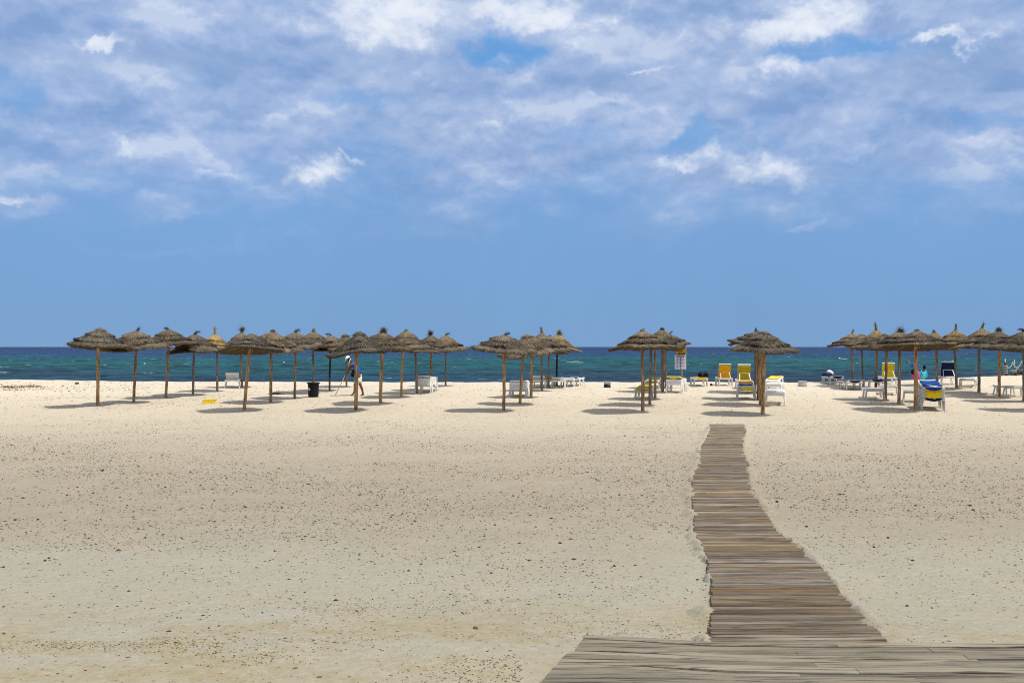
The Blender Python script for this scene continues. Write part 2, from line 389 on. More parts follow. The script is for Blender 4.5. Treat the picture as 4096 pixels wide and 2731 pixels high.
def mat_sea():
    m = bpy.data.materials.new('sea_water'); m.use_nodes = True; T = NT(m.node_tree)
    out = T.n('ShaderNodeOutputMaterial'); b = T.n('ShaderNodeBsdfPrincipled'); T.t.links.new(b.outputs[0], out.inputs[0])
    pos = T.n('ShaderNodeNewGeometry').outputs['Position']
    sep = T.n('ShaderNodeSeparateXYZ', ins={0: pos}); x, y, z = sep.outputs
    ly = T.m('LOGARITHM', T.m('MAXIMUM', y, 20.0), 10.0)
    wob = T.noise(T.v('MULTIPLY', pos, (.012, .02, 1)), 1.0, 5, .65)
    t = T.m('ADD', T.m('DIVIDE', T.m('SUBTRACT', ly, 1.80), 1.5), T.m('MULTIPLY', T.m('SUBTRACT', wob, .5), .16))
    col = T.ramp(t, [(0.0, (.006, .026, .045)), (0.06, (.005, .030, .052)), (0.14, (.004, .044, .056)), (0.27, (.003, .058, .058)), (0.37, (.003, .048, .072)), (0.50, (.002, .028, .072)), (0.72, (.001, .014, .060)), (1.0, (.001, .010, .050))])
    patch = T.mr(T.noise(T.v('MULTIPLY', pos, (.02, .07, 1)), 1.0, 4, .6), .42, .62)
    col = T.mix(T.m('MULTIPLY', T.m('MULTIPLY', patch, T.mr(y, 150, 95)), .7), col, (.010, .020, .042))
    # bright and shaded facets of the chop, painted into the water colour
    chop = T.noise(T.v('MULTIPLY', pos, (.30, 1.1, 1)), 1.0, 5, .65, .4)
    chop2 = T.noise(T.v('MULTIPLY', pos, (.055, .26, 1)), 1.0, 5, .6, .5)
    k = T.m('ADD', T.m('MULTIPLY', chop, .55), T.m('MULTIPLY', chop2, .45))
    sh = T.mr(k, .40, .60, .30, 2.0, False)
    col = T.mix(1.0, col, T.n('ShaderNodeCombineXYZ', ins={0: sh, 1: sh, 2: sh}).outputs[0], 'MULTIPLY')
    # foam: crests of short breaking waves
    fo = T.noise(T.v('MULTIPLY', pos, (.20, .75, 1)), 1.0, 5, .62, .3)
    fo2 = T.noise(T.v('MULTIPLY', pos, (.016, .016, 1)), 1.0, 3, .6)
    foam = T.mr(T.m('ADD', fo, T.m('MULTIPLY', fo2, .12)), .735, .760)
    col = T.mix(foam, col, (.62, .68, .72))
    T.t.links.new(col, b.inputs['Base Color'])
    b.inputs['Roughness'].default_value = 0.35; b.inputs['Specular IOR Level'].default_value = 0.06; b.inputs['IOR'].default_value = 1.33
    bn = T.n('ShaderNodeBump'); bn.inputs['Strength'].default_value = 1.0; bn.inputs['Distance'].default_value = 1.6
    T.t.links.new(k, bn.inputs['Height']); T.t.links.new(bn.outputs[0], b.inputs['Normal'])
    return m

def mat_tint(name, rough=0.9, gain=1.0, nscale=12.0, stretch=(1, 1, 1), var=.35, spec=.15):
    """colour from the mesh's tint attribute, broken up by noise"""
    m = bpy.data.materials.new(name); m.use_nodes = True; T = NT(m.node_tree)
    out = T.n('ShaderNodeOutputMaterial'); b = T.n('ShaderNodeBsdfPrincipled'); T.t.links.new(b.outputs[0], out.inputs[0])
    b.inputs['Roughness'].default_value = rough; b.inputs['Specular IOR Level'].default_value = spec
    at = T.n('ShaderNodeVertexColor', layer_name='tint').outputs[0]
    pos = T.n('ShaderNodeNewGeometry').outputs['Position']
    n = T.noise(T.v('MULTIPLY', pos, stretch), nscale, 4, .65)
    f = T.mr(n, .3, .7, (1 - var) * gain, (1 + var) * gain, False)
    T.t.links.new(T.mix(1.0, at, T.n('ShaderNodeCombineXYZ', ins={0: f, 1: f, 2: f}).outputs[0], 'MULTIPLY'), b.inputs['Base Color'])
    return m

def mat_wood_plank(name, warm, nearscale):
    m = bpy.data.materials.new(name); m.use_nodes = True; T = NT(m.node_tree)
    out = T.n('ShaderNodeOutputMaterial'); b = T.n('ShaderNodeBsdfPrincipled'); T.t.links.new(b.outputs[0], out.inputs[0])
    b.inputs['Roughness'].default_value = 0.85; b.inputs['Specular IOR Level'].default_value = 0.2
    oi = T.n('ShaderNodeObjectInfo'); rnd = oi.outputs['Random']; loc = oi.outputs['Location']
    pos = T.n('ShaderNodeNewGeometry').outputs['Position']
    off = T.v('SCALE', loc, scale=13.7)
    gx = T.v('ADD', T.v('MULTIPLY', pos, (1.0, 16.0, 16.0)), off)
    grain = T.noise(gx, 2.4, 6, .68, .25)
    grain2 = T.noise(T.v('ADD', T.v('MULTIPLY', pos, (1.6, 60.0, 60.0)), off), 1.2, 4, .7)
    band = T.noise(T.v('MULTIPLY', pos, (.25, 1.0, 1.0)), nearscale, 3, .6)
    t = T.m('ADD', T.m('MULTIPLY', band, .55), T.m('MULTIPLY', rnd, .42))
    c = T.ramp(t, [(0.20, (.085, .068, .055)), (0.30, (.14, .128, .12)), (0.38, (.25, .245, .24)), (0.45, (.12, .092, .066)), (0.52, (.215, .185, .145)), (0.58, (.19, .13, .062) if warm else (.20, .18, .145)), (0.66, (.27, .25, .22)), (0.76, (.10, .078, .060))] if warm else [(0.20, (.19, .172, .135)), (0.34, (.26, .245, .205)), (0.44, (.34, .325, .275)), (0.52, (.22, .195, .15)), (0.62, (.31, .29, .24)), (0.76, (.20, .18, .145))])
    rb = T.n('ShaderNodeTexWhiteNoise', noise_dimensions='1D', ins={'W': T.m('MULTIPLY', rnd, 917.0)}).outputs['Value']
    if not warm: c = T.mix(1.0, c, (1.04, 1.0, .93), 'MULTIPLY')
    if warm: c = T.mix(1.0, c, T.ramp(rb, [(0, (.44, .39, .34)), (.3, (.92, .86, .78)), (.7, (1.16, 1.09, .99)), (1, (1.6, 1.52, 1.40))]), 'MULTIPLY')
    else: c = T.mix(1.0, c, T.ramp(rb, [(0, (.60, .58, .53)), (.4, (.86, .84, .79)), (1, (1.12, 1.09, 1.02))]), 'MULTIPLY')
    c = T.mix(T.mr(grain, .42, .72, 0, .40), c, (.29, .27, .235))
    c = T.mix(T.mr(grain2, .47, .66, 0, .85), c, (.045, .034, .026))
    st = T.mr(T.noise(T.v('ADD', T.v('MULTIPLY', pos, (1, 4, 4)), off), 1.1, 3, .6), .58, .72)
    if warm:
        oc = T.mr(T.noise(T.v('MULTIPLY', pos, (.12, 1.0, 1.0)), 2.1, 3, .55), .54, .66)
        c = T.mix(1.0, c, (1.0, .965, .915), 'MULTIPLY')
        c = T.mix(T.m('MULTIPLY', oc, .40), c, (.24, .165, .075))
        c = T.mix(T.m('MULTIPLY', st, .35), c, (.24, .155, .065))
    else: c = T.mix(T.m('MULTIPLY', st, .35), c, (.17, .13, .095))
    vk = T.n('ShaderNodeTexVoronoi', ins={'Vector': T.v('ADD', T.v('MULTIPLY', pos, (1.5, 12, 12)), off), 'Scale': 1.3})
    knot = T.m('LESS_THAN', vk.outputs['Distance'], .07)
    c = T.mix(T.m('MULTIPLY', knot, .7), c, (.05, .035, .025))
    T.t.links.new(c, b.inputs['Base Color'])
    bn = T.n('ShaderNodeBump'); bn.inputs['Strength'].default_value = .8; bn.inputs['Distance'].default_value = .006
    T.t.links.new(T.m('ADD', grain, T.m('MULTIPLY', grain2, .7)), bn.inputs['Height']); T.t.links.new(bn.outputs[0], b.inputs['Normal'])
    return m

M_SAND = mat_sand(); M_SEA = mat_sea()
M_THATCH = mat_tint('thatch', .95, 1.0, 7.0, (1, 1, 1), .38, .05)
M_POLE = mat_tint('rough_pole_wood', .85, 1.0, 9.0, (3, 3, .7), .55)
M_STONE = mat_tint('beach_stone', .8, 1.0, 60.0)
M_PLANK = mat_wood_plank('boardwalk_wood', True, 1.5)
M_DECK = mat_wood_plank('deck_wood', False, 1.2)
M_WHITE = mat('white_plastic', (.80, .79, .75), .45, .4, .05, 8.0)
M_OLDWHITE = mat('weathered_white_plastic', (.60, .57, .51), .6, .3, .10, 9.0)
M_YEL = mat('yellow_fabric', (.74, .34, .006), .85, .1, .10, 12.0)
M_OLIVE = mat('olive_yellow_fabric', (.42, .31, .010), .85, .1, .12, 12.0)
M_LEMON = mat('lemon_fabric', (.76, .54, .012), .85, .1, .10, 12.0)
M_BLUE = mat('blue_fabric', (.010, .055, .24), .85, .1, .15, 12.0)
M_NAVY = mat('navy_fabric', (.008, .018, .065), .9, .1, .15, 14.0)
M_GREYC = mat('grey_blue_fabric', (.09, .105, .12), .9, .1, .25, 10.0)
M_CORD = mat('dark_cord', (.05, .045, .04), .9)
M_BLACK = mat('black_plastic', (.006, .006, .008), .55, .25)
M_BLACKC = mat('black_cloth', (.008, .007, .010), .9, .1)

# ------------------------------------------------------------------ sand, sea, added shade cloud
def build_sand():
    ys = np.concatenate([[-400, -100, -30, -10, -3, 0, 1.0], np.geomspace(1.6, 30, 330), np.linspace(30.12, 50, 165)[0:], np.linspace(50.5, 62, 24), [70, 90, 120, 200, 400]])
    u = np.linspace(-1, 1, 441)
    u = np.sign(u) * np.abs(u) ** 1.0
    extra = np.array([1.15, 1.5, 2.2, 4, 9, 25])
    u = np.concatenate([-extra[::-1], u, extra])
    half = np.where(ys > 0, ys * 0.72 + 1.5, 3.0)
    half = np.maximum(half, 2.5)
    X = u[None, :] * half[:, None]; Y = np.repeat(ys[:, None], len(u), 1)
    far = np.abs(u)[None, :] > 1.01
    X = np.where(far, np.sign(u)[None, :] * (half[:, None] + (np.abs(u)[None, :] - 1) * 80.0), X)
    Z = ground(X, Y)
    n, mm = X.shape
    v = np.stack([X, Y, Z], -1).reshape(-1, 3)
    i = np.arange(n - 1)[:, None] * mm + np.arange(mm - 1)[None, :]
    f = np.stack([i, i + 1, i + mm + 1, i + mm], -1).reshape(-1, 4)
    link('sand', npmesh('sand', v, f, M_SAND, smooth=True), kind='structure')
build_sand()

SEAZ = -0.95
def build_sea():
    ys = np.concatenate([np.geomspace(54, 420, 620), np.geomspace(424, 4000, 170), np.geomspace(4300, 30000, 14)])
    u = np.linspace(-1, 1, 361); u = np.concatenate([[-30, -6, -2, -1.3], u, [1.3, 2, 6, 30]])
    half = ys * 0.66 + 4
    X = u[None, :] * half[:, None]; Y = np.repeat(ys[:, None], len(u), 1)
    fade = np.clip((900 - Y) / 700, 0, 1)
    # short wind chop rolling in, stretched along the shore
    w = 0.42 * fbm(X / 9.0, Y / 3.6, 3, 51) + 0.30 * fbm(X / 3.0 + 3, Y / 1.25, 2, 61)
    w = w - 0.10 * np.abs(fbm(X / 5.0, Y / 2.0, 2, 71))
    Z = SEAZ + w * fade * np.clip((Y - 50) / 40, .3, 1)
    n, mm = X.shape
    v = np.stack([X, Y, Z], -1).reshape(-1, 3)
    i = np.arange(n - 1)[:, None] * mm + np.arange(mm - 1)[None, :]
    f = np.stack([i, i + 1, i + mm + 1, i + mm], -1).reshape(-1, 4)
    link('sea', npmesh('sea', v, f, M_SEA, smooth=True), kind='structure')
build_sea()

def build_shade_cloud():
    """a thin unseen cloud between the sun and the near beach (added to shade the foreground)"""
    m = bpy.data.materials.new('thin_shade_cloud'); m.use_nodes = True; T = NT(m.node_tree)
    out = T.n('ShaderNodeOutputMaterial'); tr = T.n('ShaderNodeBsdfTransparent'); tr.inputs[0].default_value = (1.0, .985, .955, 1)
    tl = T.n('ShaderNodeBsdfTranslucent'); tl.inputs[0].default_value = (.9, .9, .92, 1)
    mx = T.n('ShaderNodeMixShader', ins={0: 0.225, 1: tr.outputs[0], 2: tl.outputs[0]})
    T.t.links.new(mx.outputs[0], out.inputs[0])
    Hc = 1500.0
    k = (Hc - 0.5) / SUN_FROM.z
    far_edge = 19.5; near_edge = -520.0
    cy = (far_edge + near_edge) / 2 + SUN_FROM.y * k; cx = SUN_FROM.x * k
    ry = (far_edge - near_edge) / 2
    nth, nr = 160, 30
    th = np.linspace(0, 2 * math.pi, nth, endpoint=False); rr = np.linspace(0.02, 1, nr)
    TH, RR = np.meshgrid(th, rr, indexing='ij')
    rx = 900.0
    ex = np.sign(np.cos(TH)) * np.abs(np.cos(TH)) ** .35; ey = np.sign(np.sin(TH)) * np.abs(np.sin(TH)) ** .35
    X = ex * RR * rx; Y = ey * RR * ry
    wob = 1 + 0.0 * X
    top = 60 * np.sqrt(np.clip(1 - RR ** 4, 0, 1)) * (1 + .6 * fbm(X / 90, Y / 90, 4, 5)); bot = -6 * np.sqrt(np.clip(1 - RR ** 4, 0, 1))
    v = np.concatenate([np.stack([X, Y, top], -1).reshape(-1, 3), np.stack([X, Y, bot], -1).reshape(-1, 3)])
    f = []
    for s_, flip in ((0, False), (nth * nr, True)):
        i = np.arange(nth)[:, None] * nr + np.arange(nr - 1)[None, :]; j = ((np.arange(nth) + 1) % nth)[:, None] * nr + np.arange(nr - 1)[None, :]
        q = np.stack([i, i + 1, j + 1, j], -1).reshape(-1, 4) + s_
        f.append(q[:, ::-1] if flip else q)
    o = link('shade_cloud', npmesh('shade_cloud', v, np.concatenate(f), m, smooth=True), loc=(cx, cy, Hc), kind='structure')
build_shade_cloud()

# ------------------------------------------------------------------ boardwalk
PATH = [(1700, 2840, 2975), (1727, 2838, 2982), (1757, 2825, 2977), (1797, 2802, 2970), (1832, 2798, 2979), (1857, 2796, 2992), (1895, 2776, 2993), (1937, 2769, 2998), (1980, 2768, 3012),
        (2010, 2765, 3032), (2050, 2776, 3057), (2090, 2780, 3078), (2141, 2775, 3108), (2156, 2783, 3131), (2190, 2808, 3187), (2230, 2821, 3225), (2263, 2834, 3262), (2300, 2831, 3294),
        (2336, 2844, 3330), (2400, 2845, 3373), (2440, 2843, 3412), (2500, 2840, 3466), (2575, 2836, 3537)]
def build_boardwalk():
    ds, xl, xr = [], [], []
    for py, l, r in PATH:
        _, d = hit((l + r) / 2, py); ds.append(d); xl.append((l - CX) * d / FPX); xr.append((r - CX) * d / FPX)
    ds = np.array(ds)[::-1]; xl = np.array(xl)[::-1]; xr = np.array(xr)[::-1]
    root = thing('boardwalk', 'narrow weathered slat boardwalk winding over the sand to the umbrellas', 'boardwalk', (float(xl[0]), float(ds[0]), gz(xl[0], ds[0])))
    # four slat profiles shared by all slats (unit length along x)
    meshes = []
    for k in range(6):
        w = [.058, .062, .055, .063, .052, .060][k]; b = MB(); segs = 12; vs = []
        for i in range(segs + 1):
            x = i / segs; wz = .001 * math.sin(9 * x + k) + .0008 * math.sin(23 * x + 2 * k); wy = .0016 * math.sin(4 * x + 1.7 * k)
            for a, h in ((-.5, -.010), (-.49, .010), (-.34, .025), (0, .031), (.34, .025), (.49, .010), (.5, -.010)):
                vs.append((x, a * w + wy, h + wz - .004))
        fs = [(i * 7 + j, i * 7 + j + 1, (i + 1) * 7 + j + 1, (i + 1) * 7 + j) for i in range(segs) for j in range(6)] + [tuple(range(7)), tuple(range(segs * 7 + 6, segs * 7 - 1, -1))]
        b.add(vs, fs); me = b.mesh('slat', M_PLANK); meshes.append(me)
    y = ds[0] + .02; i = 0
    while y < ds[-1]:
        jl = random.gauss(0, .006); jr = random.gauss(0, .008)
        l = float(np.interp(y, ds, xl)) + jl; r = float(np.interp(y, ds, xr)) + jr
        ll = min(gz(l, y), 9) ; zr = gz(r, y); zc = gz((l + r) / 2, y)
        z0 = .5 * ll + .5 * zc; z1 = .5 * zr + .5 * zc
        ang = math.atan2(z1 - z0, r - l)
        o = link('slat', meshes[random.randrange(6)], root)
        o.location = (l - root.location.x, y - root.location.y, z0 + .008 + random.uniform(-.002, .003) - root.location.z)
        o.scale = (math.hypot(r - l, z1 - z0), 1, 1)
        skew = (.016 * math.sin(y * 1.3) + .01 * math.sin(y * 3.1) + random.gauss(0, .002)) * (1 if y > 5 else .3) - (.012 if y < 5.5 else 0)
        o.rotation_euler = (random.gauss(0, .02), -ang, skew)
        y += random.choice([.064, .067, .070, .073]) * (1.0 if y < 10 else 1.12); i += 1
    # the two cords that tie the slats, under them
    b = MB()
    for off in (.2, .8):
        pts = []
        for yy in np.linspace(ds[0], ds[-1], 90):
            x = float(np.interp(yy, ds, xl) * (1 - off) + np.interp(yy, ds, xr) * off)
            pts.append((x - root.location.x, yy - root.location.y, gz(x, yy) + .006 - root.location.z))
        b.tube(pts, [.008] * len(pts), 5)
    link('binding_cord', b.mesh('binding_cord', M_CORD), root)
build_boardwalk()

def build_deck():
    root = thing('deck', 'wide grey plank platform where the boardwalk begins', 'deck', (1.0, 3.0, .60))
    ztop = CAMZ - 1.45
    # far edge of the platform, from the photograph
    ex = [.33, .60, .95, 1.40, 1.82, 2.55, 4.2]; ey = [4.275, 4.25, 4.19, 4.16, 4.155, 4.17, 4.20]
    def far(x): return float(np.interp(x, ex, ey))
    def left(y): return float(np.interp(y, [0.4, 3.3, 3.67, 3.95, 4.05, 4.27], [-.9, -.08, .126, .235, .30, .372]))
    row = 0; off = 0.0
    while off < 3.6:
        w = random.choice([.040, .046, .052, .058, .064]) if off < 1.3 else .09
        xs = [left(far(.5) - off - w / 2)]
        nxt = xs[0] + random.uniform(.5, 2.2)
        while nxt < 3.7: xs.append(nxt); nxt += random.uniform(1.3, 2.4)
        xs.append(4.2)
        lift = random.uniform(-.003, .003)
        for a, b_ in zip(xs[:-1], xs[1:]):
            seg = max(2, int((b_ - a) / .12)); mb = MB(); vs = []
            ph = random.uniform(0, 6); lf = lift + random.uniform(-.0025, .0025); ww = w - .0035; th = .026
            prof = ((-.5, -1), (-.5, -.12), (-.42, 0), (0, .06), (.42, 0), (.5, -.12), (.5, -1))
            for i in range(seg + 1):
                x = a + .0008 + (b_ - a - .0016) * i / seg
                yc = far(x) - off - w / 2 + .0018 * math.sin(3.1 * x + ph); zz = ztop + lf + .0025 * math.sin(5 * x + ph)
                k = (1 + .06 * math.sin(4.3 * x + ph))
                for q, h in prof:
                    xo = (left(yc + q * ww) - left(yc)) if (i == 0 and a == xs[0]) else 0
                    vs.append((x + xo - 1.0, yc + q * ww * k - 3.0, zz + h * th - .60))
            n = len(prof)
            fs = [(i * n + j, i * n + j + 1, (i + 1) * n + j + 1, (i + 1) * n + j) for i in range(seg) for j in range(n - 1)] + [tuple(range(n)), tuple(range(seg * n + n - 1, seg * n - 1, -1))]
            mb.add(vs, fs); link('plank', mb.mesh('plank', M_DECK), root)
        off += w; row += 1
    for xx in (.75, 2.0, 3.3):
        b = MB(); b.box((xx - 1.0, -.55, .0), (.07, 3.2, .05)); link('joist', b.mesh('joist', M_DECK), root)
build_deck()

# ------------------------------------------------------------------ thatched umbrellas
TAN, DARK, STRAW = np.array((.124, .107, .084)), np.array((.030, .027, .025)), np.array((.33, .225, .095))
def canopy_meshes(R0, H, seed, tone, tilt, ragged, nblade):
    """three overlapping thatch tiers as meshes; z = 0 at the eave"""
    rg = np.random.default_rng(seed)
    concave = rg.uniform(1.0, 1.3)
    def zf(t): return H * np.clip(1 - t, 0, 1) ** concave * (1 + .05 * np.sin(np.pi * t))
    out = []
    tiers = [(.0, .44, .055), (.30, .74, .035), (.60, 1.0, .0)]
    dark_amt = [.25, 1.25, .80]
    for ti, (t0, t1, off) in enumerate(tiers):
        nth, nr = 72, 7
        th = np.linspace(0, 2 * math.pi, nth, endpoint=False)
        wobr = 1 + .09 * ragged * (vnoise(th * 2.2, th * 0 + ti, seed) - .5) * 2 + .03 * rg.normal(size=nth) * ragged
        wobz = .10 * (vnoise(np.cos(th) * 1.5 + 5, np.sin(th) * 1.5, seed + 3) - .5)
        ts = np.linspace(t0, t1, nr)
        prof = [(t, off + .012 * np.sin(9 * t)) for t in ts]
        V = []; C = []
        for k, (t, o) in enumerate(prof):
            bulge = (k / (nr - 1)) ** 2
            r = np.maximum(t * R0 * (1 + (wobr - 1) * bulge), .012)
            z = zf(t) + o + .02 * bulge + wobz * bulge + .012 * rg.normal(size=nth) * bulge
            V.append(np.stack([r * np.cos(th), r * np.sin(th), z], -1))
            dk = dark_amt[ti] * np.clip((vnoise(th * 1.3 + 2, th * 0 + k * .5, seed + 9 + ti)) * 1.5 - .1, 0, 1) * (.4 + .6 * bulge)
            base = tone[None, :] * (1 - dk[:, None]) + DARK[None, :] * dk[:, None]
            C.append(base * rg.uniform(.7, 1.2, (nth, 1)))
        # lip and underside
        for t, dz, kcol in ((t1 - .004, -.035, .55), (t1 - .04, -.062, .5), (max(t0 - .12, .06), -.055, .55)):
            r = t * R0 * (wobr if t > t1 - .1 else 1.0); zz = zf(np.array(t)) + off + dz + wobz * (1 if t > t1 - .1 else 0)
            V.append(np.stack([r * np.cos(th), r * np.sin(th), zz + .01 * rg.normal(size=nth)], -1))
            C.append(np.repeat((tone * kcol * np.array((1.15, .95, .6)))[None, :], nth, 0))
        rows = len(V); v = np.concatenate(V); c = np.concatenate(C)
        i = np.arange(rows - 1)[:, None] * nth + np.arange(nth)[None, :]; j = np.arange(rows - 1)[:, None] * nth + (np.arange(nth)[None, :] + 1) % nth
        q = np.stack([i, i + nth, j + nth, j], -1).reshape(-1, 4)
        tri = np.concatenate([q[:, [0, 1, 2]], q[:, [0, 2, 3]]])
        # straw blades
        N = int(nblade * (.6, 1.0, 1.3)[ti])
        tb = t0 + (t1 - t0) * np.sqrt(rg.uniform(.01, 1.0, N)); a = rg.uniform(0, 2 * math.pi, N)
        wr = np.interp(a, th, wobr, period=2 * math.pi); wz = np.interp(a, th, wobz, period=2 * math.pi)
        bul = ((tb - t0) / (t1 - t0)) ** 2
        r = tb * R0 * (1 + (wr - 1) * bul); z = zf(tb) + off + .02 * bul + wz * bul + .004
        e = .02; slope = (zf(np.minimum(tb + e, 1)) - zf(tb)) / (e * R0); slope = np.where(tb > .97, -H / R0 * .6, slope)
        L = rg.uniform(.10, .26, N) * (1, 1, 1)[ti]; L = np.where(bul > .85, L * .55, L)
        dr = np.stack([np.cos(a), np.sin(a), slope], -1); dr /= np.linalg.norm(dr, axis=1, keepdims=True)
        tg = np.stack([-np.sin(a), np.cos(a), 0 * a], -1); nm = np.cross(dr, tg); nm *= np.sign(nm[:, 2:3])
        sw = rg.normal(0, .28, N) + .25 * np.sin(3 * a + seed)
        d = dr * np.cos(sw)[:, None] + tg * np.sin(sw)[:, None]; s_ = np.cross(d, nm)
        p0 = np.stack([r * np.cos(a), r * np.sin(a), z], -1); w = rg.uniform(.003, .0075, N)[:, None]
        lift = rg.exponential(.012, N)[:, None] + .002
        tipv = p0 + d * L[:, None] + nm * lift; tipv[:, 2] -= (bul > .8) * rg.uniform(0, .03, N)
        bv = np.stack([p0 - s_ * w, p0 + s_ * w, tipv], 1).reshape(-1, 3)
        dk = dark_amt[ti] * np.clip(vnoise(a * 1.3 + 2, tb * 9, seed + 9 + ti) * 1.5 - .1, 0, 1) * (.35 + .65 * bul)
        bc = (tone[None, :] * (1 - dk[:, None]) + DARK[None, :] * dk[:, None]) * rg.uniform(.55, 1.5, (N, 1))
        st = rg.uniform(size=N) < .07; bc[st] = STRAW * rg.uniform(.7, 1.2, (st.sum(), 1))
        n0 = len(v); v = np.concatenate([v, bv]); c = np.concatenate([c, np.repeat(bc, 3, 0)])
        tri = np.concatenate([tri, n0 + np.arange(3 * N).reshape(-1, 3)])
        v[:, 2] += v[:, 0] * tilt[0] + v[:, 1] * tilt[1]; v[:, 2] += .03 * np.sin(np.arctan2(v[:, 1], v[:, 0]) * 2 + seed) * np.hypot(v[:, 0], v[:, 1]) / R0
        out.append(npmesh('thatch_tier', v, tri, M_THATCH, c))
    return out, zf

def straw_tip(style, lean, h, seed, tone, z0):
    """gathered straw at the apex: spike, bent, tuft or knob"""
    rg = np.random.default_rng(seed + 500); v = []; c = []; f = []
    def addblade(p0, p1, w, col):
        p0 = np.array(p0); p1 = np.array(p1); dd = p1 - p0; s_ = np.cross(dd, rg.normal(size=3)); s_ /= (np.linalg.norm(s_) + 1e-9)
        n = len(v); v.extend([p0 - s_ * w, p0 + s_ * w, p1]); c.extend([col] * 3); f.append((n, n + 1, n + 2))
    lean = np.array(lean, float)
    def curve(t):
        if style == 'bent': return np.array([lean[0] * .16 * t ** 1.3, lean[1] * .16 * t, h * math.sin(min(t, 1.0) * 2.3) * .8])
        return np.array([lean[0] * h * t, lean[1] * h * t, h * t])
    base = tone * (.75 if style != 'bent' else .45)
    if style in ('spike', 'bent', 'knob', 'mop'):
        # bundle of stalks along the curve
        mb_r = [.085, .055, .040, .036, .040] if style != 'knob' else [.10, .085, .08, .07, .03]
        n = 9; steps = 6
        for si in range(steps):
            t = si / (steps - 1); p = curve(t); r = np.interp(t, [0, .25, .5, .8, 1], mb_r)
            for k in range(n):
                an = 2 * math.pi * k / n; v.append(np.array([p[0] + r * math.cos(an), p[1] + r * math.sin(an), z0 - .05 + p[2]])); c.append(base * rg.uniform(.6, 1.2))
        for si in range(steps - 1):
            for k in range(n):
                a, b2 = si * n + k, si * n + (k + 1) % n; f += [(a, b2, b2 + n), (a, b2 + n, a + n)]
        top = (steps - 1) * n; f += [(top, top + k, top + k + 1) for k in range(1, n - 1)]
        nb = 120 if style != 'mop' else 420
        for _ in range(nb):
            t = rg.uniform(0, 1) if style != 'mop' else rg.uniform(.55, 1); p = curve(t) + np.array([0, 0, z0 - .05]) + rg.normal(0, .03, 3)
            dirv = curve(min(t + .2, 1.2)) - curve(t) + rg.normal(0, .03 if style != 'mop' else .11, 3)
            addblade(p, p + dirv * rg.uniform(.6, 1.1), rg.uniform(.004, .009), base * rg.uniform(.5, 1.7))
    if style in ('tuft',):
        for _ in range(480):
            an = rg.uniform(0, 2 * math.pi); el = abs(rg.normal(0, .65)); L = h * rg.uniform(.5, 1.25)
            p0 = np.array([rg.normal(0, .03), rg.normal(0, .03), z0 - .06])
            dirv = np.array([math.sin(el) * math.cos(an) + lean[0] * .4, math.sin(el) * math.sin(an) + lean[1] * .4, math.cos(el)])
            addblade(p0, p0 + dirv * L, rg.uniform(.005, .010), tone * rg.uniform(.45, 1.6))
    if style == 'round':
        n, steps = 14, 6
        for si in range(steps):
            t = si / (steps - 1); r = .17 * math.cos(t * 1.35); z = z0 - .10 + .125 * math.sin(t * 1.5)
            for k in range(n):
                an = 2 * math.pi * k / n; v.append(np.array([r * math.cos(an), r * math.sin(an), z]) + rg.normal(0, .008, 3)); c.append(tone * rg.uniform(.7, 1.1))
        for si in range(steps - 1):
            for k in range(n):
                a, b2 = si * n + k, si * n + (k + 1) % n; f += [(a, b2, b2 + n), (a, b2 + n, a + n)]
        for _ in range(420):
            an = rg.uniform(0, 2 * math.pi); r = rg.uniform(.0, .20); p0 = np.array([r * math.cos(an), r * math.sin(an), z0 + .022 - r * .50])
            addblade(p0, p0 + np.array([math.cos(an) * .10, math.sin(an) * .10, -.06 + rg.exponential(.02)]), .006, tone * rg.uniform(.5, 1.4))
    return npmesh('straw_tip', np.array(v), np.array(f), M_THATCH, np.array(c))

ORANGE, BROWN, GREY, BLACKP = (.38, .225, .10), (.28, .185, .11), (.18, .15, .125), (.030, .024, .02)
